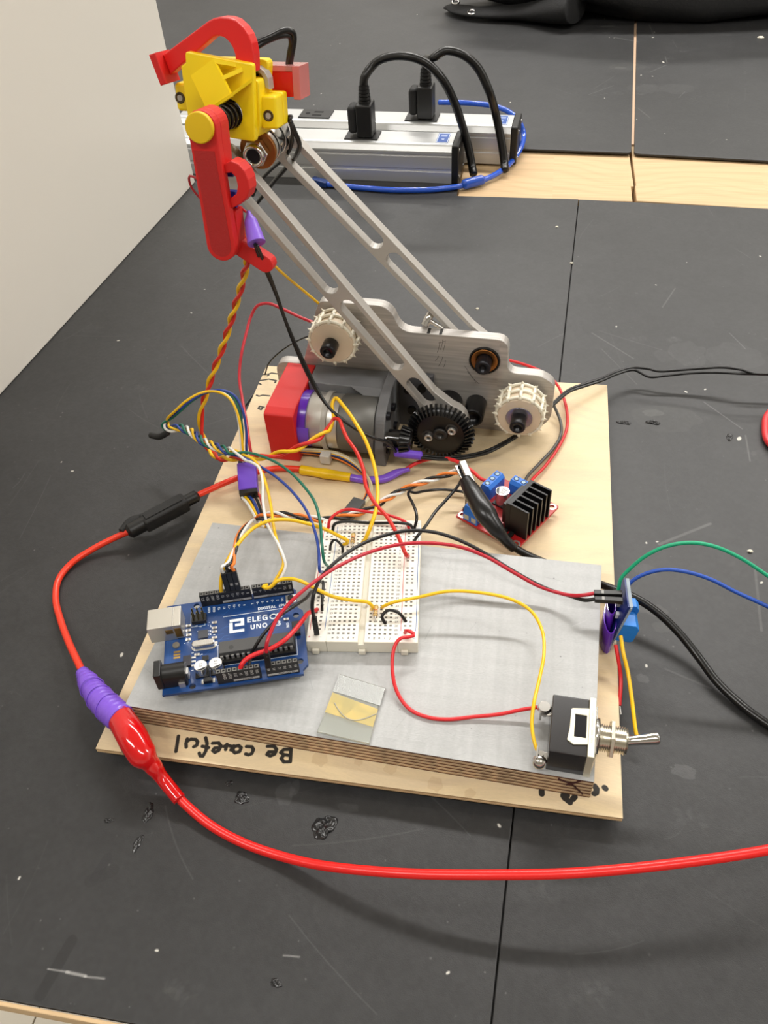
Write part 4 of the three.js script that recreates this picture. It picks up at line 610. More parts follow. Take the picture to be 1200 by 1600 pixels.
/* ---------- gripper head ---------- */
{
  const h = new THREE.Group(); h.name = numbered('gripper'); h.position.copy(HO).multiplyScalar(S); h.rotation.set(-PH, MT, 0, 'YXZ'); scene.add(h);
  tag(h, 'red and yellow 3D printed gripper at the top of the link arms', 'gripper');
  const H = (px, py, z) => head(px, py, z), HV = (px, py, z) => { const q = head(px, py, z); return V(q[0], q[1], z); };
  const Y = M.yellowPrint, RD = M.redPrint;
  // housing
  const face = [H(282.5, 104, 0), H(290, 98, 0), H(289, 80, 0), H(394.5, 100, 0), H(399, 222, 0), H(355, 215, 0), H(296, 204, 0)].map(([x, y], i) => [x, y, i === 0 || i === 1 ? 0.4 : 1.6]);
  const pin = [-5.6, 4.9];
  const fp = obj('front_plate', ex(shp(roundPoly(face, 5), [circ(pin[0], pin[1] + 0.2, 7, 28)]), -4.5, 0, 0.6), Y, h);
  obj('housing', [ex(shp(roundPoly([[-26.5, -4.5, 2], [6.8, -6, 2], [9.2, 2, 1], [9.6, 20, 2], [-26, 22, 2]], 4), [circ(pin[0], pin[1] + 0.2, 6.6, 28)]), -24, -4.4, 0.6), ex(shp(roundPoly([[-22, 12, 1], [8, 12, 1], [10.5, 27.5, 3], [-20, 27.5, 2]], 4)), -26, -18, 0.5)], Y, h);
  const eR = obj('mounting_ear', [box(8.0, 16.6, -2.4, 12.8, -17.6, -7.5, 1.4), box(8.0, 16.8, -2.1, 13.1, -25, -17.9, 1.4)], Y, h); const eL = obj('mounting_ear', [box(-37.2, -25, 4.2, 17.2, -22, -9, 2)], Y, h);
  const sR = H(419, 181, -7.3), sL = H(281, 153, -8.8);
  for (const [q, z, e] of [[sR, -7.4, eR], [sL, -8.9, eL]]) { obj('ear_screw', tubeRing(q[0], q[1], z - 2, z + 0.25, 2.7, 1.5, 20), mat(0x5b4f3a, 0.3, 0.8), e); obj('screw_socket', cylZ(q[0], q[1], z - 2, z + 0.15, 1.6, 6), mat(0xb5b2ab, 0.5, 0.3), e); }
  // cable strap (silver)
  const st = []; for (let i = 0; i <= 12; i++) { const a = i / 12; const p = [[395, 103], [405, 104], [414, 111], [420, 122], [422, 140]]; const k = Math.min(3, Math.floor(a * 4)), f = a * 4 - k; st.push([p[k][0] + (p[k + 1][0] - p[k][0]) * f, p[k][1] + (p[k + 1][1] - p[k][1]) * f]); }
  const so = st.map(([x, y]) => H(x, y, -14)), ctr = H(398, 128, -14), si = so.map(([x, y]) => { const dx = ctr[0] - x, dy = ctr[1] - y, l = Math.hypot(dx, dy); return [x + dx / l * 2.2, y + dy / l * 2.2]; }).reverse();
  obj('strap', ex(shp(so.concat(si)), -20, -13, 0.3), M.alu, h); { const q = H(399, 119, -17); obj('strap_screw', cylZ(q[0], q[1], -18, -15.4, 1.7, 14), M.darkSteel, h); }
  // the flared guide in front
  const q = (p, z) => { const a = H(p[0], p[1], z); return [a[0], a[1], z]; };
  const A = q([298, 118], 13), B = q([333, 92], 8), C = q([362, 151], 8), D = q([325, 176], 13);
  const g1 = quadBox(A, B, C, D, 2.0, V(0.1, -0.1, -1).normalize());
  const guide = obj('guide_flap', g1, Y, h);
  const fin = (a, za, b, zb2, c) => { const P = q(a, za), Q = q(b, zb2), R = q(c, 0); return quadBox(P, Q, R, [(P[0] + R[0]) / 2 - 1, (P[1] + R[1]) / 2, 0], 1.8, V(-0.35, -0.94, 0)); };
  const m2 = (a, b, t) => a.map((v, i) => v + (b[i] - v) * t), mid1 = m2(A, D, 0.45), mid2 = m2(B, C, 0.45), plateAt = (px, py) => { const s = H(px, py, 0); return [s[0], s[1], 0]; };
  obj('guide_fin', quadBox(mid1, mid2, plateAt(378, 105), plateAt(352, 118), 1.8, V(0.3, -0.95, 0).normalize()), Y, guide);
  obj('guide_fin', quadBox(D, C, plateAt(394, 128), plateAt(366, 148), 1.8, V(0.2, 0.97, 0).normalize()), Y, guide);
  obj('guide_fin', quadBox(A, B, plateAt(368, 98), plateAt(340, 105), 1.8, V(0.2, -0.97, 0).normalize()), Y, guide);
  // spring and pin
  const sp = []; for (let i = 0; i <= 120; i++) { const a = i / 120 * 5 * 6.28319; sp.push(V(pin[0] + 5.6 * Math.cos(a), pin[1] + 5.6 * Math.sin(a), -7 + i / 120 * 26)); } obj('spring', tube(sp, 0.8, 6, false, 1), mat(0x3a3733, 0.25, 0.85), h);
  obj('core', cylZ(pin[0], pin[1], -8, 20, 3.6, 24), M.black, h);
  const capM = mat(0xe8bf10, 0.42);
  obj('pin_cap', latheZ(pin[0] + 0.3, pin[1] + 0.2, [[0, 18], [4, 18], [4, 34], [6.6, 34], [6.8, 34.6], [6.8, 36.4], [6.2, 37], [0, 37]], 40), capM, h);
  // lower jaw
  const zf = 34, zb = 19, cx = pin[0] + 0.4, cy = pin[1];
  const bot = H(347, 408, zf)[1], ctrB = H(345, 384, zf), rad = 7.6;
  const jaw = []; for (let i = 0; i <= 14; i++) { const a = i / 14 * Math.PI; jaw.push([cx + 7.4 * Math.cos(a), cy + 7.4 * Math.sin(a)]); } const lf = H(299, 240, zf), lf2 = H(318, 372, zf), rt = H(337, 240, zf), rt2 = H(365, 372, zf);
  jaw.push([lf[0], cy - 8]); for (let i = 0; i <= 14; i++) { const a = Math.PI + i / 14 * Math.PI; jaw.push([ctrB[0] + rad * Math.cos(a), bot + rad + rad * Math.sin(a)]); } jaw.push([cx + 7.4, cy - 8]);
  const yT = H(345, 262, 30)[1], yB = H(350, 330, 30)[1], top2 = jaw.filter(([, y]) => y > cy - 9), low2 = [[ctrB[0] - 7.4, yB], ...jaw.filter(([, y]) => y < yB - 4), [ctrB[0] + 7.4, yB]];
  const lj = obj('lower_jaw', [ex(shp(jaw), 28.5, zf, 0.7), ex(shp([...jaw.slice(0, 15), [cx - 7.4, yT], [cx + 7.4, yT]]), zb, 28.6, 0.5), ex(shp(low2), zb, 28.6, 0.5)], RD, h);
  const pan = []; const x0 = cx - 5.2, x1 = cx + 5.2; pan.push([x0, cy - 10], [x1, cy - 10]); for (let i = 0; i <= 10; i++) { const a = -i / 10 * Math.PI; pan.push([ctrB[0] + 5.4 * Math.cos(a), bot + rad + 5.4 * Math.sin(a)]); }
  const pm = mat(0xb81a18, 0.55); bumped(pm, T.grain, 0.0003, 30); obj('rough_panel', ex(shp(pan), zf - 0.2, zf + 0.12, 0.02), pm, lj);
  // loop on its side
  const lo = [[341, 262], [350, 256], [360, 251], [372, 256], [382, 267], [388, 281], [390, 296], [386, 309], [376, 319], [362, 326], [350, 336]].map(([a, b]) => H(a, b, 31)), li = [[344, 277], [352, 271], [361, 270], [368, 277], [371, 291], [369, 303], [360, 310], [349, 320]].map(([a, b]) => H(a, b, 31)).reverse();
  obj('side_loop', ex(shp(lo.concat(li)), 21, 31, 0.6), RD, lj);
  const bl = mat(0x1c2fa0, 0.35); const b1 = H(354, 268, 22), b3 = H(357, 308, 22); obj('blue_insert', box(b1[0] - 3, b1[0] + 4, b1[1] - 2, b1[1] + 2, 19, 24, 0.4), bl, lj); obj('blue_insert', box(b3[0] - 4, b3[0] + 4, b3[1] - 5, b3[1] + 3, 19, 23, 0.4), bl, lj);
  // slanting toe
  const t0 = H(366, 378, 22), t1 = H(428, 418, 22), dx = t1[0] - t0[0], dy = t1[1] - t0[1], tl = Math.hypot(dx, dy), nx = -dy / tl, ny = dx / tl, tw = 4.2;
  const toe = [[t0[0] - dx * 0.2 + nx * tw, t0[1] - dy * 0.2 + ny * tw]]; for (let i = 0; i <= 10; i++) { const a = Math.PI / 2 - i / 10 * Math.PI; toe.push([t1[0] - dx / tl * tw + tw * (Math.cos(a) * dx / tl + Math.sin(a) * nx), t1[1] - dy / tl * tw + tw * (Math.cos(a) * dy / tl + Math.sin(a) * ny)]); } toe.push([t0[0] - dx * 0.2 - nx * tw, t0[1] - dy * 0.2 - ny * tw]);
  obj('toe', ex(shp(toe), 18, 25, 0.6), RD, lj);
  // upper jaw
  const zu = -4, out = [[254, 86], [325, 33], [335, 28], [345, 26], [357, 27], [368, 31], [380, 42], [388, 54], [393, 68], [396, 85], [397, 112]].map(([a, b]) => H(a, b, zu)), inn = [[266, 117], [333, 58], [339, 56], [346, 57], [352, 60], [358, 66], [363, 74], [367, 85], [369, 112]].map(([a, b]) => H(a, b, zu)).reverse();
  const uj = obj('upper_jaw', ex(shp(out.concat(inn)), zu - 9, zu, 0.7), mat(0xe1211f, 0.36), h);
  const e0 = H(252, 80, zu), e1 = H(270, 128, zu), ux = e1[0] - e0[0], uy = e1[1] - e0[1], ul = Math.hypot(ux, uy), vx = uy / ul, vy = -ux / ul;
  const th = 3.6, tab = [[e0[0], e0[1]], [e1[0], e1[1]], [e1[0] + vx * th, e1[1] + vy * th], [e0[0] + vx * th, e0[1] + vy * th]];
  const tabM = obj('jaw_tab', ex(shp(tab), zu - 9, zu + 7, 0.5), RD, uj);
  // servo in a clear case behind
  const c1 = H(437, 104, -26), c2 = H(463, 156, -26); obj('servo', box(4, c2[0] - 1.6, c2[1] + 1.0, c1[1] - 2.4, -40, -27, 0.4), mat(0xd9100e, 0.35), h);
  obj('clear_case', [box(c2[0] - 1.4, c2[0] + 2.4, c2[1], c1[1] + 0.4, -42, -26, 0.3), box(4, c2[0] - 1.4, c1[1] - 2.2, c1[1] + 0.4, -42, -26.4, 0.3)], mat(0xf3a09a, 0.2, 0, { transmission: 0.55, thickness: 0 }), h);
}

/* ---------- relay module taped to the block ---------- */
function alongBox(a, b, w, h, r = 0.2, up = V(0, 1, 0)) {   // a bar from a to b
  const d = b.clone().sub(a), L = d.length(), z = d.normalize(), x = up.clone().cross(z).normalize(), y = z.clone().cross(x), g = new RoundedBoxGeometry(w, h, L, 2, Math.min(r, w / 2.1, h / 2.1)); g.translate(0, 0, L / 2);
  g.applyMatrix4(new THREE.Matrix4().makeBasis(x, y, z).setPosition(a)); return g;
}
const off = (g, p) => { const q = g.clone(); q.translate(-p.x, -p.y, -p.z); return q; };
{
  const A = V(244.6, 33, -108), B = V(245.8, 33, -90), D = V(240.2, 1.5, -89.5), O = D.clone();
  const r = thing('relay_module', 'small dark blue module board with blue screw terminals taped upright beside the block', 'circuit board', O.toArray());
  const L = (p) => p.clone().sub(O);
  const C2 = V(239, 1.5, -108), quad = (p) => L(p).toArray();
  const ax = B.clone().sub(A).normalize(), dn = D.clone().sub(B).normalize(), nm = dn.clone().cross(ax).normalize(); if (nm.x < 0) nm.negate();
  obj('pcb', quadBox(quad(A), quad(B), quad(D), quad(C2), 1.6, nm.clone().negate()), mat(0x14296e, 0.3), r);
  obj('board_edge', [alongBox(L(A), L(B), 1.7, 0.8, 0.1), alongBox(L(B), L(D), 1.7, 0.8, 0.1)], mat(0x97a2ad, 0.5), r);
  const P = (s, t, n) => L(A.clone().addScaledVector(ax, s).addScaledVector(dn, t).addScaledVector(nm, n));
  const term = (s0, s1, t0, t1, name) => { const sh2 = [[0.2, t0], [7, t0], [9.2, t0 + 2.4], [9.2, t1 - 1], [7.5, t1], [0.2, t1]]; const g = ex(shp(sh2), s0, s1, 0.2); const m = new THREE.Matrix4().makeBasis(nm, dn, ax).setPosition(L(A)); const m2 = g.clone(); m2.applyMatrix4(m); if (new THREE.Matrix4().makeBasis(nm, dn, ax).determinant() < 0) { const ps = m2.attributes.position; const ix = m2.index; if (!ix) for (let i = 0; i < ps.count; i += 3) { const a = [ps.getX(i), ps.getY(i), ps.getZ(i)], b = [ps.getX(i + 1), ps.getY(i + 1), ps.getZ(i + 1)]; ps.setXYZ(i, ...b); ps.setXYZ(i + 1, ...a); } m2.computeVertexNormals(); } return obj(name, m2, mat(0x2a86e0, 0.4), r); };
  term(9.4, 18.6, 13, 26, 'screw_terminal'); term(3.5, 9, 9.5, 18, 'screw_terminal');
  obj('small_parts', [box(-1, 1, -1.5, 1.5, -1, 1).translate(...P(9, 9, -2).toArray()), box(-1, 1, -1.5, 1.5, -1, 1).translate(...P(13, 13, -2).toArray())], mat(0xc9cbd2, 0.4), r);
  obj('pin', tube([P(4, 4.5, -1), P(4, 4.5, 2.6)], 0.5, 6), M.tin, r); obj('pin', tube([P(11.5, 5.5, -1), P(11.5, 5.5, 2.6)], 0.5, 6), M.tin, r);
  // loops of purple tape that hold it
  const tapeM = mat(0x6a2cc0, 0.2, 0, { transmission: 0.15, thickness: 0, clearcoat: 0.4 });
  const prof = []; const cx = 238.4, cz = -96; for (let i = 0; i <= 40; i++) { const a = i / 40 * 6.28319; prof.push([cx + 3.3 * Math.cos(a), -(cz + 10.5 * Math.sin(a))]); }
  const inn = prof.map(([x, y]) => [cx + (x - cx) * 0.86, -cz + (y + cz) * 0.95]);
  const g = exY(shp(prof, [inn]), 0.4, 17, 0.1); const t = thing('purple_tape_loop', 'loop of shiny purple tape between the grey block and the small module', 'tape', [cx, 0, cz]); obj('tape', off(g, V(cx, 0, cz)), tapeM, t); const prof2 = prof.map(([x, y]) => [cx - 0.2 + (x - cx) * 0.7, -cz + 3 + (y + cz) * 0.6]); const inn2 = prof2.map(([x, y]) => [cx - 0.2 + (x - cx + 0.2) * 0.86, -cz + 3 + (y + cz - 3) * 0.93]); obj('tape_fold', off(exY(shp(prof2, [inn2]), 3, 23, 0.1), V(cx, 0, cz)), tapeM, t);
}
/* ---------- plugs and connectors of the jumper leads ---------- */
function jumperPlug(name, label, a, b, parentGroup, w = 2.6) {
  const g = thing(name, label, 'connector', [a.x, Math.min(a.y, b.y) - w / 2, a.z], 0, parentGroup), o = V(a.x, Math.min(a.y, b.y) - w / 2, a.z);
  obj('housing', alongBox(a.clone().sub(o), b.clone().sub(o), w, w, 0.2), M.black, g);
  const m = a.clone().lerp(b, 0.3).sub(o).add(V(0, w / 2, 0)); obj('latch', box(-0.6, 0.6, -0.06, 0.06, -1, 1).translate(m.x, m.y, m.z), mat(0x8d8c88, 0.4), g); return g;
}
const plugR0 = at(928, 927, 30), plugR1 = at(972, 928, 31), plugB0 = at(929, 936, 29), plugB1 = at(973, 939, 30);
jumperPlug('jumper_plug', 'black jumper plug on the red lead at the module board', plugR0, plugR1, 'jumper lead plugs');
jumperPlug('jumper_plug', 'black jumper plug on the black lead at the module board', plugB0, plugB1, 'jumper lead plugs');
const plugN0 = at(491, 966, 34), plugN1 = at(495, 990, 24.5);
jumperPlug('jumper_plug', 'black jumper plug standing in the breadboard power rail', plugN0, plugN1, 'jumper lead plugs');
const plugA0 = at(416, 1019, AY + 19), plugA1 = at(420, 1042, AY + 10.3);
jumperPlug('jumper_plug', 'black jumper plug in the analog header with a red lead', plugA0, plugA1, 'jumper lead plugs');
{
  // block of jumper plugs over the digital header
  const p0 = ard(35.6, 50.8, 8.6), g = thing('jumper_plug_block', 'block of black jumper plugs in the digital header, orange lead on top', 'connector', p0.toArray(), AYAW);
  for (let i = 0; i < 3; i++) { const hsg = obj('housing', box(-4 + i * 2.6, -1.5 + i * 2.6, 0.1, 14 - (i === 0 ? 0.8 : 0), -1.3, 1.3, 0.2), M.black, g); if (i) obj('latch', box(-3.4 + i * 2.6, -2.1 + i * 2.6, 4.4, 6, 1.28, 1.36), mat(0x9b9a96, 0.4), hsg); }
}
{
  // purple-taped connector
  const a = at(386, 727, 14), b = at(389, 772, 9), o = V(b.x, 2, b.z), g = thing('taped_connector', 'purple taped multi-pin connector resting on the base board', 'connector', o.toArray());
  const d = b.clone().sub(a), up = V(0, 1, 0), n = d.clone().normalize();
  obj('shell', alongBox(a.clone().sub(o), b.clone().sub(o).addScaledVector(n, -1.5), 11.5, 7.6, 0.8), M.purple, g);
  obj('black_end', alongBox(b.clone().sub(o).addScaledVector(n, -1.5), b.clone().sub(o).addScaledVector(n, 1.2), 11, 7, 0.4), M.black, g);
  obj('black_end', alongBox(a.clone().sub(o).addScaledVector(n, -5), a.clone().sub(o), 10, 6.4, 0.6), M.blackMatte, g);
  obj('prop', cylY(0, -2, 4, 0, 2, 10), M.blackMatte, g);
}
/* ---------- resistors ---------- */
function resistor(label, a, b, lift) {
  const o = a.clone(); const g = thing('resistor', label, 'resistor', o.toArray(), 0, 'resistors on the breadboard'); const A = V(0, lift, 0).add(V(0, 0, 0)), B = b.clone().sub(o).add(V(0, lift, 0)), d = B.clone().sub(A), L = d.length(), n = d.clone().normalize();
  const q = new THREE.Quaternion().setFromUnitVectors(V(0, 1, 0), n), mid = A.clone().lerp(B, 0.5);
  const bl = Math.min(6.2, L * 0.75), prof = [[0, -bl / 2], [0.9, -bl / 2], [1.25, -bl / 2 + 0.4], [1.25, -bl / 2 + 1.2], [0.95, -bl / 2 + 1.7], [0.95, bl / 2 - 1.7], [1.25, bl / 2 - 1.2], [1.25, bl / 2 - 0.4], [0.9, bl / 2], [0, bl / 2]];
  const bg = lathe(prof, 18); bg.applyQuaternion(q); bg.translate(mid.x, mid.y, mid.z); obj('body', bg, mat(0xd9b878, 0.4), g);
  [[0x7a4a1c, -bl / 2 + 0.8, 1.29], [0x1a1a1a, -0.7, 1], [0xc8501c, 0.2, 1], [0xb89a3a, bl / 2 - 0.8, 1.29]].forEach(([c, y, r]) => { const e = new THREE.CylinderGeometry(r, r, 0.5, 18, 1, true); e.translate(0, y, 0); e.applyQuaternion(q); e.translate(mid.x, mid.y, mid.z); obj('colour_band', e, mat(c, 0.45), g); });
  obj('lead', tube([V(0, -0.5, 0), V(0, lift * 0.7, 0), A.clone().addScaledVector(n, 0.6), A.clone().addScaledVector(n, L / 2 - bl / 2 + 0.3)], 0.28, 6), M.tin, g); const B0 = b.clone().sub(o); obj('lead', tube([B0.clone().add(V(0, -0.5, 0)), B0.clone().add(V(0, lift * 0.7, 0)), B.clone().addScaledVector(n, -0.6), B.clone().addScaledVector(n, -L / 2 + bl / 2 - 0.3)], 0.28, 6), M.tin, g);
}
resistor('banded resistor standing beside the thin yellow leads mid breadboard', bb('g', 27), bb('g', 23), 2.2);
resistor('banded resistor under the curved black lead on the breadboard', bb('c', 7), bb('c', 3.6), 2.2);
/* ---------- leads on and around the breadboard ---------- */
const up = (p, h) => p.clone().add(V(0, h, 0)), J = 'short breadboard jumper wires';
wire('jumper_wire', 'short black arched jumper wire under the curved red lead', 'wire', [up(bb(6, 8), -0.5), up(bb(6.6, 7.4), 3), up(bb(8.5, 6.8), 5), up(bb(10.6, 7.2), 4.6), up(bb('a', 8), 2.4), up(bb('a', 8.6), -0.5)], 0.75, M.wireBlack, J);
wire('jumper_wire', 'short black arched jumper wire in front of the yellow leads', 'wire', [up(bb('i', 27.4), -0.5), up(bb(36.6, 26.6), 3), up(bb(39.5, 25.6), 4.6), up(bb(44.6, 25.9), 4), up(bb(48.4, 26.8), -0.5)], 0.85, M.wireBlack, J);
wire('jumper_wire', 'long black jumper wire across the far end of the breadboard', 'wire', [up(bb(6, 2.6), -0.5), up(bb(7.2, 1.7), 3.5), up(bb(12, 1.2), 4.4), up(bb(28, 1.6), 4.4), up(bb(44, 1.6), 4.4), up(bb(49, 1.9), 3.5), up(bb(50.6, 2.6), -0.5)], 0.85, M.wireBlack, J);
wire('jumper_wire', 'red jumper wire across the far end of the breadboard', 'wire', [up(bb(3.4, 1.6), -0.5), up(bb(4.4, 0.2), 3.4), up(bb(12, -2.2), 5), up(bb(25, -1.6), 5), up(bb(38, -0.5), 4.6), up(bb(46.5, 0.8), 2.4), up(bb(48, 1.6), -0.5)], 0.85, M.wireRed, J);
wire('jumper_wire', 'short black jumper wire along the breadboard power rail', 'wire', [up(bb(6, 24.4), -0.5), up(bb(6.1, 23.6), 3), up(bb(5.8, 20), 3.4), up(bb(5, 17.6), 2.4), up(bb(3.6, 17), -0.5)], 0.75, M.wireBlack, J);
wire('lead_wire', 'thin yellow lead from the digital header to the breadboard', 'wire', [ard(52.4, 50.8, 8), [411, 916, AY + 11], [416, 919, AY + 11.4], [423, 917, AY + 12.6], [433, 908, AY + 15], [450, 904, AY + 16], [470, 908, 40], [490, 918, 38], [520, 932, 34], [550, 938, 32], [575, 941, 31], [582, 948, 28], up(bb('f', 23.8), -0.5)], 0.95, M.wireYellow, 'thin yellow leads');
wire('lead_wire', 'thin yellow lead from the breadboard to the toggle switch screw', 'wire', [up(bb('h', 23.4), -0.5), [600, 947, 27], [615, 941, 30], [650, 934, 30], [700, 924, 32], [750, 926, 32], [800, 937, 30], [830, 955, 28], [847, 985, 27], [850, 1020, 27], [843, 1060, 29], [834, 1100, 30], [831, 1130, 27], [834, 1155, 25], [839, 1172, 23]], 0.85, M.wireYellow, 'thin yellow leads');
wire('lead_wire', 'thin red lead from the breadboard to the toggle switch terminal', 'wire', [up(bb(48, 29.6), -0.5), [636, 985, 27], [648, 992, 27], [640, 995, 27.5], [625, 998, 28], [616, 1012, 26], [613, 1045, 21], [620, 1080, 18], [640, 1108, 16.4], [670, 1121, 16.2], [700, 1124, 16.2], [740, 1120, 16.8], [780, 1116, 18], [815, 1109, 20], [846, 1104, 22]], 0.9, M.wireRed, 'thin red leads');
wire('lead_wire', 'thick-skinned red lead from the breadboard rail to the power header', 'wire', [up(bb(3.4, 24), -0.5), [482, 958, 30], [474, 968, 33], [460, 985, 35], [445, 1000, 36], [430, 1010, 35.5], [418, 1016, 35], [400, 1022, 35], [385, 1030, 35], [378, 1038, 34], ard(37.6, 2.54, 7.5)], 1.15, M.wireRed, 'thin red leads');
wire('lead_wire', 'dark red lead arching over the breadboard to the module plug', 'wire', [plugA0, [417, 1005, AY + 23], [422, 990, AY + 25], [434, 965, AY + 27], [455, 940, 52], [490, 910, 52], [530, 884, 50], [580, 862, 46], [630, 850, 43], [680, 849, 40], [720, 855, 37], [760, 870, 34], [800, 893, 29], [840, 915, 24], [865, 924, 23], [890, 930, 25], [912, 930, 29], plugR0], 0.95, mat(0xb8142a, 0.35), 'thin red leads');
wire('lead_wire', 'black lead arching over the breadboard to the module plug', 'wire', [plugN0, [488, 950, 40], [490, 930, 45], [500, 905, 48], [520, 882, 49], [560, 853, 48], [600, 837, 46], [640, 829, 44], [680, 832, 41], [715, 843, 38], [750, 860, 35], [790, 885, 30], [830, 908, 25], [860, 922, 23], [890, 931, 24], [915, 938, 27], plugB0], 0.95, M.wireBlack, 'thin black leads');
wire('lead_wire', 'black lead from the breadboard rail to the ground header', 'wire', [up(bb(6, 20), -0.5), [489, 924, 29], [478, 935, 36], [460, 947, 40], [440, 960, 42], [425, 976, 40], [410, 993, 37], [398, 1012, 33], [394, 1020, 30], ard(41, 6, 4)], 0.85, M.wireBlack, 'thin black leads');
wire('lead_wire', 'black lead from the breadboard corner back to the clip jaws', 'wire', [up(bb(50.6, 5.4), -0.5), [652, 838, 28], [665, 822, 30], [680, 800, 30], [700, 778, 28], [715, 760, 26], [722, 748, 25]], 0.9, M.wireBlack, 'thin black leads');
wire('lead_wire', 'black lead kinked behind the breadboard and led to the driver board', 'wire', [up(bb(50.6, 1.6), -0.5), [651, 812, 28], [650, 800, 29], [644, 785, 28], [638, 773, 25], [640, 768, 23], [648, 770, 21], [665, 767, 16], [690, 765, 12], [715, 767, 10], [735, 770, 10], drv(-20, 6, -4)], 0.85, M.wireBlack, 'thin black leads');
wire('lead_wire', 'yellow lead from the digital header up over the block to the breadboard', 'wire', [ard(29.3, 50.8, 8), [345, 915, AY + 14], [347, 898, AY + 20], [356, 875, AY + 26], [372, 850, AY + 28], [395, 826, 50], [420, 814, 50], [450, 812, 48], [480, 818, 44], [510, 828, 38], [532, 839, 31], [544, 846, 26], up(bb('a', 6.4), -0.5)], 1.0, M.wireYellow, 'thin yellow leads');
/* bundle of four coloured leads: out of the connector, a loop in the air, then down to the boards */
const bundle = (k) => { const o = (a, b) => [a, b]; return o; };
{
  const Gp = 'four-colour sensor leads';
  const tw = (pts, ph, amp, turns) => pts.map((p, i) => { const q = p.isVector3 ? p.clone() : at(...p); const t = i / (pts.length - 1) * turns * 6.28319 + ph; return q.add(V(amp * Math.cos(t), amp * 0.6 * Math.sin(t), amp * 0.7 * Math.sin(t))); });
  const loop = [[381, 722, 16], [379, 700, 26], [378, 675, 34], [372, 642, 44], [360, 620, 50], [340, 611, 52], [318, 614, 52], [295, 627, 48], [278, 642, 42], [265, 654, 34]];
  const twist = [[258, 662, 28], [262, 670, 26], [280, 668, 28], [298, 675, 30], [318, 690, 32], [340, 699, 34], [362, 706, 36]];
  const col = [['yellow', M.wireYellow, -1.4], ['white', M.wireWhite, 0], ['green', M.wireGreen, 1.4], ['blue', M.wireBlue, 2.6]];
  const tails = { blue: [[385, 717, 38], [410, 731, 40], [435, 748, 42], [460, 772, 44], [480, 800, 44], [492, 830, 42], [498, 860, 38], [499, 890, 33], up(bb(3.4, 14), -0.5)], green: [[385, 707, 39], [420, 717, 42], [450, 735, 45], [475, 760, 46], [492, 785, 46], [500, 815, 44], [503, 850, 40], [506, 875, 34], up(bb(6.2, 12.6), -0.5)], yellow: [[384, 712, 38], [398, 720, 40], [410, 740, 42], [418, 765, 43], [424, 795, 44], [428, 825, 44], [436, 855, 42], [443, 880, 39], ard(55.4, 50.8, 8)], white: [[385, 720, 39], [392, 722, 42], [404, 730, 43], [410, 750, 43], [411, 785, 43], [418, 820, 43], [432, 845, 43], [443, 870, 41], [446, 885, 38], ard(58, 50.8, 8)] };
  for (const [n, m, k] of col) {
    const i = col.findIndex((c) => c[0] === n), ph = i * 1.57;
    const pts = [...tw(loop, ph, 1.2, 0.6), ...coil(twist, ph, 2.0, 22), ...tails[n].map((p) => p.isVector3 ? p : at(...p))].map((p, j) => j < loop.length ? p.add(V(k * 0.5, 0, -k * 0.4)) : p);
    tag(obj('sensor_lead', tube(pts, 0.8), m, scene), `${n} lead looping above the table edge to the taped connector`, 'wire', Gp);
  }
  wire('heat_shrink_stub', 'short black heat-shrink stub at the turn of the coloured leads', 'wire end', [[262, 676, 24], [250, 682, 20], [236, 680, 17]], 2.1, M.blackMatte);
  // out of the far end of the connector
  const C0 = 'connector ribbon leads';
  [['white', M.wireWhite, 378, 777], ['yellow', M.wireYellow, 382, 775], ['blue', M.wireBlue, 388, 774], ['black', M.wireBlack, 393, 771], ['pale red', mat(0xc9473f, 0.4), 398, 766]].forEach(([n, m, x, y], i) => wire('ribbon_lead', `${n} lead bending from the taped connector down to the base`, 'wire', [[x, y, 8], [x + 8, y + 9, 8], [x + 16 - i, y + 22, 6], [x + 24 - 2 * i, y + 36, 4], [412 + i * 2, 824 - i, 2]], 0.85, m, C0));
  // twisted trio from the connector to the driver
  const T0 = 'twisted orange, black and white leads';
  const main = [[399, 812, 20], [412, 806, 24], [430, 803, 24], [455, 806, 22], [480, 809, 20], [505, 812, 17], [530, 809, 15], [555, 803, 14], [580, 795, 12], [600, 782, 11], [625, 768, 10], [650, 757, 9], [675, 749, 9], [700, 741, 10], [718, 737, 12], [735, 745, 12]];
  const left = [[346, 904, AY + 21], [355, 888, AY + 24], [362, 865, AY + 26], [372, 840, AY + 24], [386, 824, AY + 14]];
  [['orange', M.wireOrange], ['black', M.wireBlack], ['white', M.wireWhite]].forEach(([n, m], i) => {
    const st = [ard(33 + [5.2, 2.6, 0][i], 50.8, 22.2), ard(32.6 + [4.8, 2.4, 0][i], 50.8, 26)];
    const mid = [[[365, 882, AY + 27], [366, 860, AY + 28], [370, 840, AY + 26], [378, 826, 44], [390, 816, 34]], [[361, 880, AY + 27], [369, 858, AY + 28], [374, 836, AY + 26], [384, 822, 44], [394, 813, 34]], [[356, 880, AY + 27], [364, 862, AY + 28], [376, 838, AY + 26], [386, 822, 44], [396, 812, 34]]][i];
    tag(obj('twisted_lead', tube([...st, ...mid.map((p) => at(...p)), ...coil(main, i * 2.09, 1.25, 24)], 0.85), m, scene), `${n} lead twisted with two others between the header and the driver board`, 'wire', T0);
  });
}
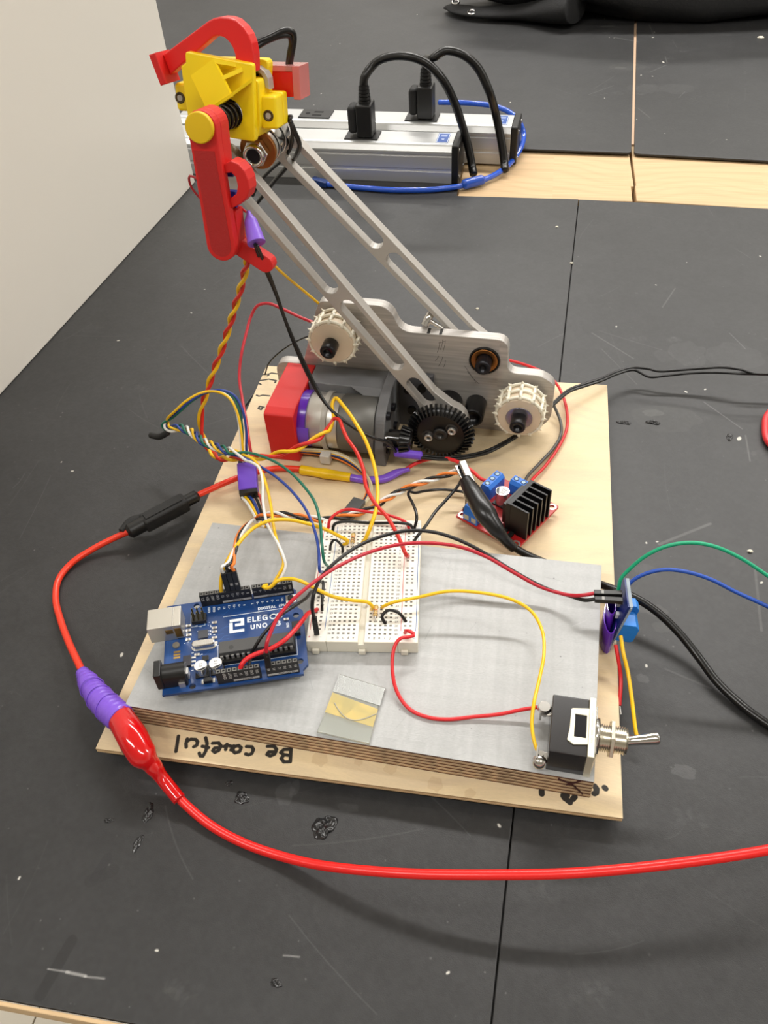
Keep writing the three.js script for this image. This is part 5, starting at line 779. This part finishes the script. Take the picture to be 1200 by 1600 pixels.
/* red and yellow twisted pair: motor, left side, gripper */
{
  const tw2 = (pts, ph, amp, per) => { const c = new THREE.CatmullRomCurve3(pts.map((p) => p.isVector3 ? p : at(...p)), false, 'centripetal'), L = c.getLength(), n = Math.round(L / 4), o = []; for (let i = 0; i <= n; i++) { const t = i / n, p = c.getPointAt(t), d = c.getTangentAt(t), s = V(0, 1, 0).cross(d); if (s.length() < 0.1) s.set(1, 0, 0); s.normalize(); const u = d.clone().cross(s), a = t * L / per * 6.28319 + ph; o.push(p.addScaledVector(s, amp * Math.cos(a)).addScaledVector(u, amp * Math.sin(a))); } return o; };
  const mainP = [[512, 672, 46], [500, 682, 47], [485, 690, 46], [465, 700, 44], [440, 708, 40], [412, 714, 36], [390, 715, 32], [365, 716, 24], [345, 716, 16], [330, 706, 10], [320, 690, 12], [314, 670, 20], [314, 645, 30], [322, 615, 44], [332, 585, 58], [345, 550, 75], [358, 510, 95], [370, 470, 115], [380, 435, 132], [386, 405, 146], headW(4, -52, 14)];
  const y = [up(bb('e', 5.6), -0.5), at(572, 840, 30), at(582, 815, 36), at(589, 790, 38), at(590, 760, 40), at(584, 725, 44), at(572, 690, 50), at(555, 660, 54), at(538, 636, 56), at(524, 622, 56), at(519, 632, 54), at(521, 652, 50)], r = [up(bb(48, 9.4), -0.5), at(634, 866, 30), at(622, 838, 34), at(605, 808, 37), at(585, 785, 39), at(572, 760, 42), at(568, 735, 45), at(558, 708, 48), at(542, 684, 50), at(535, 668, 51), at(530, 656, 51), at(522, 654, 50), at(517, 662, 48)];
  tag(obj('pair_lead', tube([...y, ...tw2(mainP, 0, 1.15, 26)], 1.1), M.wireYellow, scene), 'yellow lead twisted with a red one over the motor up to the gripper', 'wire', 'red and yellow twisted pair');
  tag(obj('pair_lead', tube([...r, ...tw2(mainP, 3.14, 1.15, 26)], 1.1), mat(0xd4261c, 0.35), scene), 'red lead twisted with a yellow one over the motor up to the gripper', 'wire', 'red and yellow twisted pair');
  // thin leads of the gripper
  wire('gripper_lead', 'thin red lead bowed out beside the lower red jaw', 'wire', [headW(-13, -20, 26), headW(-19, -19, 24), headW(-20, -24, 22), headW(-16, -31, 20), headW(-11, -36, 18), headW(-6, -40, 17)], 0.6, mat(0xb03038, 0.4), 'thin gripper leads');
  wire('gripper_lead', 'yellow lead stretched from the red jaw to the high roller', 'wire', [[352, 326, 172], [368, 350, 165], [388, 375, 152], [415, 402, 138], [445, 430, 118], [475, 455, 98], [505, 480, 80]], 0.8, M.wireYellow, 'thin gripper leads');
  wire('gripper_lead', 'thin red lead from the red jaw into the purple sleeve', 'wire', [headW(2, -36, 20), at(372, 322, 172), at(384, 331, 168)], 0.6, M.wireRed, 'thin gripper leads');
  wire('side_lead', 'red lead arching from the high roller down to the taped connector', 'wire', [[500, 508, 60], [470, 496, 64], [440, 482, 66], [418, 474, 66], [402, 478, 64], [392, 495, 58], [385, 520, 52], [377, 555, 44], [374, 590, 36], [379, 625, 30], [385, 660, 26], [390, 695, 22], [396, 728, 14], [400, 742, 8]], 1.0, mat(0xc42a38, 0.35));
  wire('side_lead', 'thin black lead drooping behind the high roller to the table', 'wire', [[492, 522, 50], [470, 530, 44], [440, 548, 30], [420, 568, 14], [412, 590, -3], [400, 610, -7], [370, 650, -8]], 0.55, M.wireBlack);
}
/* black pair from the gripper over the motor to the right-hand side */
{
  const pr = (list, dx) => list.map(([x, y, h], i) => at(x + dx[0] * (0.6 + 0.4 * Math.sin(i * 1.3)), y + dx[1], h));
  const a = [[400, 382, 158], [407, 400, 150], [418, 425, 138], [432, 460, 122], [446, 500, 104], [462, 540, 88], [478, 575, 74], [496, 610, 62], [514, 636, 54], [535, 655, 48], [560, 672, 42], [585, 684, 36], [605, 691, 28], [618, 704, 18]];
  const sleeveA = at(618, 707, 16), sleeveB = at(658, 712, 15);
  const b = [[658, 713, 15], [690, 716, 12], [725, 714, 9], [760, 706, 8], [785, 694, 8], [808, 680, 10], [830, 662, 13], [850, 646, 14], [868, 628, 13], [890, 610, 11], [915, 601, 9], [940, 593, 7], [965, 582, 5], [990, 576, 4]];
  const c1 = [[1012, 576, 3], [1030, 580, 3], [1050, 579, 4], [1090, 576, 6], [1130, 574, 8], [1160, 578, 9], [1180, 584, 9], [1230, 584, 8], [1330, 590, 2], [1450, 600, -6], [1600, 620, -8]], c2 = [[1000, 582, 2], [1015, 589, 1], [1040, 587, 2], [1080, 583, 4], [1120, 582, 6], [1160, 584, 7], [1200, 585, 7], [1240, 588, 6], [1340, 596, 1], [1460, 608, -6], [1620, 632, -8]];
  for (const [k, c] of [[[-2.2, 0], c1], [[2.2, 1.5], c2]]) {
    tag(obj('black_pair_lead', tube(pr(a, k), 0.95), M.wireBlack, scene), 'black paired lead hanging from the purple sleeve across the motor', 'wire', 'black paired leads over the motor');
    tag(obj('black_pair_lead', tube([...pr(b, [0, k[1] * 2.4 - 1.6]), ...c.map((p) => at(...p))], 0.95), M.wireBlack, scene), 'black paired lead running past the low roller out over the table', 'wire', 'black paired leads past the roller');
  }
  const s = thing('purple_sleeve', 'purple heat-shrink sleeve on the black pair below the toothed gear', 'sleeve', [sleeveA.x, 11, sleeveA.z]); const o = V(sleeveA.x, 11, sleeveA.z);
  obj('tube', tube([sleeveA.clone().sub(o), sleeveB.clone().sub(o)], 2.7, 16), M.purple, s);
  // sleeve by the gripper
  const p0 = at(388, 332, 168), p1 = at(401, 380, 158), t = swept([p0, p0.clone().lerp(p1, 0.5), p1], [[0, 1.2, 2.2], [0.35, 3.4, 3.4], [0.8, 4.2, 4.0], [1, 4.6, 4.2]]);
  tag(obj('purple_sleeve', t, mat(0x8a63d8, 0.35), scene), 'tapered purple heat-shrink sleeve hanging beside the red jaw', 'sleeve');
  wire('head_cable', 'black cable looping over the top of the gripper', 'cable', [headW(2, 18, -12), HWp(379, 96, -12), HWp(386, 82, -14), HWp(402, 67, -18), HWp(422, 58, -22), HWp(444, 48, -27), HWp(456, 49, -30), HWp(459, 60, -32), HWp(456, 82, -33), HWp(453, 100, -34), HWp(451, 118, -34)], 1.6, M.wireBlack, 'black gripper cables');
  wire('head_cable', 'second black cable looping beside the first above the gripper', 'cable', [headW(4, 18, -13), HWp(383, 97, -13), HWp(391, 83, -15), HWp(408, 69, -19), HWp(426, 60, -23), HWp(443, 55, -27), HWp(452, 56, -30), HWp(455, 66, -32), HWp(452, 84, -33.4), HWp(450, 102, -34.6), HWp(449, 118, -35)], 1.4, M.wireBlack, 'black gripper cables');
  wire('head_cable', 'black flat cable dropping behind the far link arm', 'cable', [headW(16, 0, -30), at(452, 185, 196), at(460, 205, 188), at(468, 225, 180), at(464, 240, 172), at(452, 256, 160), at(435, 276, 148), at(415, 300, 132), at(398, 322, 118)], 1.3, M.wireBlack, 'black gripper cables');
  wire('head_cable', 'thin black cable dropping between the two link arms', 'cable', [at(455, 190, 195), at(457, 215, 182), at(452, 235, 172), at(440, 250, 163), at(420, 268, 150), at(405, 285, 140), at(395, 305, 128)], 1.1, M.wireBlack, 'black gripper cables');
}
/* leads at the driver board */
wire('driver_lead', 'red lead sweeping from the driver board past the low roller', 'wire', [drv(2, 5, -21), [830, 752, 5], [852, 728, 3], [872, 700, 2.5], [885, 672, 2.5], [886, 645, 3], [878, 615, 4], [868, 598, 6], [845, 580, 8], [800, 564, 12], [770, 560, 14]], 1.0, M.wireRed, 'driver board leads');
wire('driver_lead', 'dark grey lead from the driver board up past the low roller', 'wire', [drv(-1, 5, -21), [822, 748, 5], [845, 722, 3], [865, 700, 2.5], [876, 680, 2.5], [876, 660, 3], [866, 635, 6], [855, 615, 10], [830, 600, 14]], 1.0, M.wireGrey, 'driver board leads');
/* motor encoder leads */
{
  const G = 'encoder leads under the motor'; [['beige', M.wireBeige, 0], ['white', M.wireWhite, 1], ['yellow', M.wireYellow, 2], ['navy', M.wireBlue, 3], ['black', M.wireBlack, 4], ['orange', M.wireOrange, 5]].forEach(([n, m, i]) => wire('encoder_lead', `${n} encoder lead fanning out below the cable tie`, 'wire', [[462, 702 + i * 0.8, 9 - i * 0.8], [500, 703 + i * 1.5, 8 - i * 0.8], [530, 708 + i * 2, 7 - i * 0.6], [555, 722 + i * 2, 6 - i * 0.5], [573, 742 + i * 1.2, 6 - i * 0.5], [581 - i * 1.4, 762, 6 - i * 0.5], [577 - i * 1.6, 778 + i * 0.4, 5 - i * 0.4], [566 - i * 2, 792, 4 - i * 0.3]], 0.75, m, G));
  const a = at(562, 782, 6), b = at(538, 812, 8); tag(obj('ribbon_plug', alongBox(a, b, 8, 3.4, 0.5), mat(0x4b4c4c, 0.5), scene), 'flat dark grey plug where the encoder leads end behind the breadboard', 'connector');
}
/* ---------- heavy cables and clips ---------- */
const clipTip = at(124, 1046, 4), clipMid = at(180, 1120, 14), clipEnd = at(277, 1246, -3);
{
  wire('test_cable', 'heavy red test cable running along the table front', 'cable', [at(270, 1236, -2), at(290, 1257, -4.5), at(330, 1290, -6.6), at(380, 1317, -6.8), at(430, 1335, -6), at(480, 1348, -3), at(530, 1356, 1), at(640, 1365, 8), at(770, 1367, 14), at(900, 1364, 17), at(1050, 1350, 18), at(1200, 1328, 18), at(1300, 1305, 14), V(420, 4, -30), V(500, -6.4, -70), V(640, -6.8, -120)], 2.15, M.cableRed, 'test cables');
  wire('test_cable', 'orange red test cable curving round the table beside the block', 'cable', [at(135, 1062, 5), at(122, 1035, 3), at(108, 1005, -1), at(95, 970, -5), at(87, 935, -6.8), at(92, 905, -6.8), at(112, 880, -6.5), at(145, 858, -5), at(180, 840, -2), at(208, 828, 1)], 1.9, M.cableOrange, 'test cables');
  // red alligator boot with purple tape
  const p = [at(186, 1118, 12), at(206, 1150, 14), at(222, 1178, 11), at(238, 1196, 6), at(255, 1218, 0), at(281, 1250, -3.5)];
  const boot = swept(p, [[0, 6.4, 6.2], [0.3, 7.0, 6.6], [0.48, 6.6, 6.4], [0.6, 4.2, 4.4], [0.75, 3.2, 3.2], [1, 3.1, 3.1]]), o = V(p[3].x, TB, p[3].z);
  const c = thing('alligator_clip', 'red alligator clip boot wrapped with purple tape beside the block', 'clip', o.toArray());
  obj('boot', off(boot, o), M.clipRed, c);
  const q = [at(128, 1050, 4), at(142, 1072, 7), at(160, 1096, 10), at(190, 1124, 12.4)];
  const tape = swept(q, [[0, 3.2, 3.0], [0.25, 5.2, 4.6], [0.6, 6.4, 6.0], [0.8, 6.9, 6.6], [1, 6.8, 6.5]]); { const ps = tape.attributes.position; for (let i = 0; i < ps.count; i++) { const k = 0.5 * Math.sin(i * 12.9898 * 0.37) + 0.4 * Math.sin(i * 0.71); ps.setXYZ(i, ps.getX(i) + k * 0.35, ps.getY(i) + k * 0.4, ps.getZ(i) - k * 0.3); } tape.computeVertexNormals(); }
  obj('tape_wrap', off(tape, o), M.purpleTape, c);
  for (let k = 0; k < 3; k++) { const t0 = 0.35 + k * 0.2, cc = new THREE.CatmullRomCurve3(q), m = cc.getPointAt(t0), d = cc.getTangentAt(t0), g = new THREE.TorusGeometry([5.9, 6.5, 6.9][k], 0.28, 6, 32); g.applyQuaternion(new THREE.Quaternion().setFromUnitVectors(V(0, 0, 1), d.clone().add(V(0.15 * k - 0.1, 0.2, 0)).normalize())); g.translate(m.x, m.y, m.z); obj('tape_edge', off(g, o), M.purpleTape, c); }
}
{
  // black banana-style coupling
  const a = at(203, 830, 2), b = at(305, 776, 4), o = V((a.x + b.x) / 2, TB, (a.z + b.z) / 2), c = thing('cable_coupling', 'black rubber cable coupling on the orange red cable at the board edge', 'coupling', o.toArray());
  const d = b.clone().sub(a), n = d.clone().normalize(), P = (t, y = 0) => a.clone().addScaledVector(d, t).add(V(0, y, 0)).sub(o);
  obj('body', alongBox(P(0.2), P(0.86), 10, 9, 1.6), M.blackMatte, c); obj('ridge', alongBox(P(0.24, 4.4), P(0.8, 4.4), 5, 1.6, 0.4), M.blackMatte, c);
  obj('collar', tube([P(0.0), P(0.24)], 4.6, 18), M.black, c); obj('collar', tube([P(0.84), P(1.02)], 3.8, 18), M.black, c);
  obj('loop_tab', swept([P(0.36, -1).add(V(-4, 0, -3)), P(0.12, -1).add(V(-6, 0, -4)), P(-0.06, -1.4).add(V(-4, 0, -2))], [[0, 2, 2.6], [0.5, 3.6, 3], [1, 2.2, 2.4]]), M.blackMatte, c);
  wire('power_lead', 'orange red cable from the coupling across the base board', 'cable', [at(300, 778, 4), at(330, 764, 5), at(360, 751, 5), at(395, 739, 4), at(430, 732, 3), at(475, 733, 2.6)], 1.9, M.cableOrange);
  const y0 = at(470, 734, 3), y1 = at(508, 740, 3.4), y2 = at(548, 746, 3);
  tag(obj('yellow_splice', swept([y0, y1, y2], [[0, 3.2, 3], [0.3, 3.0, 2.8], [0.5, 3.5, 3.1], [0.8, 3.0, 2.8], [1, 3.0, 2.7]]), mat(0xf0c40a, 0.35), scene), 'yellow heat-shrink splice lying in front of the motor', 'splice');
  tag(obj('purple_splice', swept([at(546, 746, 2.6), at(575, 750, 2.6), at(600, 748, 2.8), at(622, 738, 4), at(640, 733, 6)], [[0, 2.4, 2.4], [0.4, 2.6, 2.3], [0.7, 2.9, 2.4], [1, 1.4, 1.4]]), M.purpleTape, scene), 'purple taped splice lying in front of the motor bracket', 'splice');
  wire('power_lead', 'bright red lead arching from the purple splice to the driver board', 'cable', [at(630, 736, 5), at(650, 724, 8), at(672, 717, 10), at(695, 716, 11), at(718, 723, 12), at(740, 738, 12), at(755, 750, 11), drv(-17, 6, -14)], 1.15, mat(0xe02a2c, 0.35));
}
{
  // black alligator clip across the driver board
  const p = [at(728, 752, 30), at(742, 775, 30), at(757, 800, 29), at(772, 822, 25), at(788, 842, 18), at(803, 857, 12)], o = V(p[3].x, 0, p[3].z);
  const c = thing('alligator_clip', 'black alligator clip boot with bare steel jaws lying over the driver board', 'clip', o.toArray());
  obj('boot', off(swept(p, [[0, 3.8, 4.6], [0.25, 5.4, 5.4], [0.5, 6.0, 5.6], [0.68, 4.6, 4.4], [0.85, 3, 3], [1, 2.7, 2.7]]), o), mat(0x111112, 0.3), c);
  obj('jaw', off(alongBox(at(722, 721, 33), at(738, 757, 32), 4.4, 2.4, 0.8), o), mat(0xa9a6a0, 0.35, 0.9), c); obj('jaw', off(alongBox(at(715, 728, 29), at(731, 758, 28), 4.0, 1.8, 0.5), o), M.steel, c);
  for (let i = 0; i < 5; i++) { const m = at(718 + i * 2.4, 729 + i * 5.4, 30); obj('jaw_tooth', off(box(-0.9, 0.9, -1.2, 1.2, -0.7, 0.7).translate(m.x, m.y, m.z), o), M.darkSteel, c); }
  wire('test_cable', 'heavy black test cable leaving the black clip round the block', 'cable', [at(798, 852, 13), at(818, 864, 9), at(842, 875, 5), at(870, 886, 3), at(900, 898, 2.4), at(930, 910, 3), at(960, 921, 6), at(990, 933, 7), at(1025, 955, 5), at(1060, 988, 1), at(1090, 1025, -3), at(1120, 1065, -5), at(1160, 1103, -6.4), at(1200, 1132, -6.8), at(1270, 1175, -6.8), V(420, -6.8, -20), V(540, -6.8, 10), V(700, -6.8, 20)], 2.1, M.cableBlack, 'test cables');
}
wire('signal_lead', 'green lead arching from the small module out over the table', 'wire', [at(966, 922, 30), at(970, 905, 36), at(985, 888, 42), at(1010, 868, 50), at(1040, 854, 56), at(1075, 848, 60), at(1110, 852, 60), at(1150, 868, 56), at(1200, 900, 48), at(1260, 945, 38), V(400, 18, -60), V(440, 0, -30), V(500, -7.8, -10), V(620, -8, -30)], 0.95, M.teal, 'module signal leads');
wire('signal_lead', 'blue lead arching from the small module out over the table', 'wire', [at(978, 918, 30), at(990, 906, 34), at(1010, 896, 38), at(1040, 890, 42), at(1075, 894, 44), at(1110, 905, 44), at(1150, 925, 40), at(1200, 948, 36), at(1260, 980, 28), V(390, 10, -30), V(430, -4, -5), V(500, -7.8, 15), V(620, -8, 10)], 0.95, mat(0x1f4fb0, 0.35), 'module signal leads');
wire('terminal_lead', 'red lead with a stripped end hanging from the module terminal', 'wire', [at(962, 1008, 14), at(966, 1030, 10), at(970, 1060, 4), at(968, 1102, -2)], 0.95, M.wireRed, 'module terminal leads');
wire('terminal_lead', 'yellow lead from the module terminal to behind the switch lever', 'wire', [at(970, 994, 16), at(974, 1020, 13), at(981, 1050, 8), at(987, 1090, 3), at(993, 1140, 0), at(997, 1160, -2)], 0.95, M.wireYellow, 'module terminal leads');
wire('stripped_end', 'bare tinned wire end hanging below the red terminal lead', 'wire end', [at(968, 1101, -2), at(970, 1116, -4)], 0.4, M.tin);
wire('table_lead', 'red cable loop lying on the table at the far right', 'cable', [at(1420, 560, -6.5), at(1300, 585, -6.5), at(1225, 628, -6.5), at(1200, 648, -6.5), at(1196, 668, -6.5), at(1201, 690, -6.5), at(1230, 712, -6.5), at(1320, 745, -6.5), at(1480, 770, -6.5)], 2.4, mat(0xd83438, 0.35));

/* ---------- power strips, plugs and cords ---------- */
function strip(label, rx, ry, lx, ly, len, capT) {
  const a = at(rx, ry, TB), b = at(lx, ly, TB), d = a.clone().sub(b).normalize(), t = Math.atan2(-d.z, d.x);
  const s = thing('power_strip', label, 'power strip', [a.x, TB, a.z], t, 'aluminium power strips'), Hh = 37, Dd = 40;
  const am = mat(0xcfd0cf, 0.34, 0.6);
  const prof = roundPoly([[0, 0, 0.6], [0, 11, 0.3], [-1, 11.6, 0.2], [-1, 14, 0.2], [0, 14.6, 0.3], [0, 26, 0.3], [-1, 26.6, 0.2], [-1, 28, 0.2], [0, 28.6, 0.3], [0, Hh - 6, 1], [-5, Hh, 5], [-Dd + 5, Hh, 5], [-Dd, Hh - 5, 1], [-Dd, 0, 0.6]], 4);
  const g = ex(shp(prof), 0, len, 0.2); g.rotateY(-Math.PI / 2); g.translate(-7, 0, 0); obj('extrusion', g, am, s);
  const ec = obj('end_cap', box(-7, 0, 0, Hh + 0.6, -Dd, 0.4, 1.5), M.black, s); for (const [y, z] of [[5, -6], [31, -6], [5, -34], [31, -34]]) obj('cap_screw', cylX(-0.2, 0.8, y, z, 2, 14), M.steel, ec);
  const t2 = canvasTex(128, 192, (gg) => { gg.fillStyle = '#1d4e9e'; gg.fillRect(0, 0, 128, 192); gg.strokeStyle = '#dfe6f0'; gg.lineWidth = 6; gg.strokeRect(8, 8, 112, 176); font(gg, 30, 'W', 64, 120, '#e8eef6', { a: 'center' }); gg.fillStyle = '#e8eef6'; gg.fillRect(30, 40, 68, 6); gg.fillRect(30, 60, 68, 6); });
  const pl = new THREE.PlaneGeometry(12, 24); pl.rotateX(-Math.PI / 2); pl.translate(-18, Hh + 0.15, -20); obj('rating_label', pl, new THREE.MeshStandardMaterial({ map: t2, roughness: 0.4 }), s, { uv: true });
  return { s, a, d, Hh, Dd, P: (x, y, z) => a.clone().addScaledVector(d, x).add(V(0, y, 0)).addScaledVector(V(-d.z, 0, d.x), z), X: (px, py) => at(px, py, TB + Hh).sub(a).dot(d) };
}
const st1 = strip('aluminium power strip nearer the dark table sheet, holding one black plug', 716, 288, 512, 280, 300), st2 = strip('aluminium power strip standing behind the other, with an empty outlet', 806, 258, 600, 250, 360);
function outlet(s, x, empty) {
  const o = obj('outlet', box(x - 17, x + 17, s.Hh - 0.5, s.Hh + 1.2, -31, -9, 0.5), M.black, s.s);
  if (empty) obj('slots', [box(x - 3, x + 7, s.Hh + 1.1, s.Hh + 1.3, -17, -14), box(x - 3, x + 7, s.Hh + 1.1, s.Hh + 1.3, -26, -23), cylY(x - 9, s.Hh + 1.1, s.Hh + 1.3, -20, 2.6, 16)], mat(0x030303, 0.9), o);
}
function plug(s, px, py, label, cordPts, cordLabel) {
  const x = s.X(px, py); outlet(s, x); const w = s.P(x, 0, -20);
  const p = thing('power_plug', label, 'plug', [w.x, TB + s.Hh + 1.2, w.z], s.s.rotation.y, 'black power plugs');
  obj('body', box(-4, 12, 0, 31, -10, 10, 2), M.black, p); obj('grip', box(-13, -3.6, 3, 29, -9, 9, 4), M.blackMatte, p);
  const top = V(4, 31, 0), g = []; for (let i = 0; i < 5; i++) g.push(cylY(4, 31 + i * 3.2, 33.4 + i * 3.2, 0, 6.2 - i * 0.25, 20)); g.push(cylY(4, 30, 47, 0, 4.6, 20)); obj('strain_relief', g, M.black, p);
  const wt = s.P(x + 4, s.Hh + 46, -20);
  tag(obj('power_cable', tube([wt, wt.clone().add(V(1, 8, 0)), ...cordPts.map((q) => at(...q))], 4.1, 14, false, 4), mat(0x0c0c0c, 0.3), scene), cordLabel, 'cord', 'black power cords');
}
plug(st1, 566, 214, 'black power plug in the power strip nearer the dark sheet', [[585, 100, 92], [605, 90, 98], [635, 88, 100], [665, 98, 95], [690, 122, 82], [708, 155, 62], [722, 195, 38], [733, 235, 14], [738, 262, -1], [740, 272, -4.6]], 'black power cord arching down between the two power strips');
plug(st2, 660, 184, 'black power plug in the power strip standing behind', [[676, 92, 96], [695, 80, 102], [720, 84, 100], [745, 104, 88], [763, 140, 68], [775, 180, 42], [784, 225, 16], [788, 255, -1], [789, 266, -4.6]], 'black power cord arching down past the end of the rear power strip');
outlet(st2, st2.X(502, 168), true);
wire('usb_cable', 'translucent blue cable curling round the power strips', 'cable', [at(507, 287, -6), at(560, 293, -6.5), at(620, 297, -6.5), at(690, 295, -6.5), at(740, 286, -5), at(775, 272, -5.5), at(800, 252, -5), at(815, 228, -2), at(818, 208, 4), at(811, 190, 14), at(797, 176, 20), at(772, 166, 22), at(730, 161, 22), at(686, 160, 20)], 2.8, mat(0x2458cc, 0.18, 0, { clearcoat: 0.5 }));
{ const a = at(722, 289, -4), b = at(757, 280, -4); tag(obj('ferrite_bead', alongBox(a, b, 9, 9, 3.6), mat(0x1f52bd, 0.22, 0, { clearcoat: 0.4 }), scene), 'blue ferrite bead on the translucent blue cable', 'ferrite bead'); const c = at(488, 281, -5), d = at(512, 288, -6); tag(obj('cable_plug', alongBox(c, d, 8, 6, 1.2), mat(0x17356f, 0.35), scene), 'dark blue plug end of the translucent cable behind the arm', 'connector'); }
/* ---------- black bag at the back ---------- */
{
  const c = at(960, 34, TB), o = V(c.x + 120, TB + 2.5, c.z - 84), b = thing('fabric_bag', 'black fabric bag with steel eyelets lying on the second table', 'bag', o.toArray());
  const g = new THREE.SphereGeometry(1, 72, 48), p = g.attributes.position;
  for (let i = 0; i < p.count; i++) { let x = p.getX(i), y = p.getY(i), z = p.getZ(i); const q = (v, e) => Math.sign(v) * Math.pow(Math.abs(v), e); x = q(x, 0.55); y = q(y, 0.6); z = q(z, 0.5); const n = 1 + 0.08 * Math.sin(x * 5 + z * 3) + 0.06 * Math.sin(y * 7 + x * 4) + 0.05 * Math.sin(z * 9 - x * 6); p.setXYZ(i, x * 330 * n, Math.max(0, 72 + y * 76 * n), z * 112 * n); }
  g.computeVertexNormals(); const fm = mat(0x131314, 0.75); bumped(fm, T.grain, 0.0006, 10);
  obj('body', g, fm, b);
  const f0 = at(702, 10, TB + 8).sub(o), f1 = at(745, 19, TB + 10).sub(o), f2 = at(820, 18, TB + 14).sub(o), f3 = at(900, 10, TB + 28).sub(o);
  const fl = obj('strap', swept([f0, f1, f2, f3], [[0, 12, 3], [0.15, 20, 5], [0.5, 22, 8], [1, 34, 20]]), fm, b);
  for (const [x, y] of [[712, 4], [737, 20]]) { const q = at(x, y, TB + 13).sub(o); obj('eyelet', new THREE.TorusGeometry(5, 1.6, 10, 24).rotateX(-1.3).translate(q.x, q.y + 0.5, q.z), M.steel, fl); }
}
/* ---------- dried glue drips and crumbs on the table ---------- */
{
  const gm = mat(0x222223, 0.24); let n = 0;
  const drip = (px, py, rx, rz, hgt, label) => {
    const c = at(px, py, TB), g = new THREE.SphereGeometry(1, 30, 12, 0, 6.2832, 0, 1.5708), p = g.attributes.position; const s0 = px * 0.13;
    for (let i = 0; i < p.count; i++) { const x = p.getX(i), y = p.getY(i), z = p.getZ(i), a = Math.atan2(z, x), k = 0.85 + 0.14 * Math.sin(a * 2 + s0) + 0.1 * Math.sin(a * 3 - s0) + 0.06 * Math.sin(a * 7 + 2 * s0), w = 0.6 + 0.4 * Math.sin(x * 7 + s0) * Math.cos(z * 6 - s0) ; p.setXYZ(i, x * rx * k, Math.max(0, y) * hgt * w, z * rz * k); }
    g.computeVertexNormals(); g.translate(c.x, c.y, c.z); tag(obj('glue_drip', g, gm, scene), label, 'glue drip', 'dried glue drips on the table');
  };
  drip(506, 1292, 6, 6.6, 2.6, 'large glossy dried glue drip in front of the base board');
  drip(378, 1247, 4.6, 3.2, 1.5, 'glossy dried glue drip under the base board edge by the red boot'); drip(232, 1270, 3, 5, 1.4, 'narrow glossy dried glue drip below the red boot'); drip(358, 1224, 1.8, 2, 1, 'tiny glossy dried glue drip beside the base board corner'); drip(170, 1282, 2.8, 1.4, 0.8, 'flat glossy dried glue smear left of the red cable'); drip(215, 1318, 2, 5, 1, 'thin glossy dried glue streak below the red cable start'); drip(431, 1536, 3, 1.8, 0.9, 'small glossy dried glue flake near the table front edge'); drip(1020, 660, 5, 2.6, 1.6, 'glossy dried glue flake beside the base board back corner'); drip(975, 660, 5, 2.4, 1.2, 'pale glossy dried glue flake touching the base board side'); drip(1140, 683, 2.6, 4, 1, 'thin dried glue flake near the red cable loop');
  const cm = mat(0xe2dcc8, 0.7); for (const [px, py, s, lb] of [[746, 483, 1.4, 'pale crumb on the black sheet just behind the side plate'], [1188, 62, 5, 'pale wood chip on the second table near the fabric bag'], [1172, 862, 1.5, 'pale crumb on the black sheet under the green lead'], [870, 355, 1.4, 'pale crumb on the black sheet near the wood rails'], [893, 412, 1.6, 'pale crumb lodged in the seam of the black sheets']]) { const c = at(px, py, TB); tag(obj('crumb', new THREE.DodecahedronGeometry(1, 0).scale(s, s * 0.5, s * 0.7).translate(c.x, c.y + s * 0.4, c.z), cm, scene), lb, 'crumb', 'pale crumbs on the black sheets'); }
}

renderer.render(scene, camera);
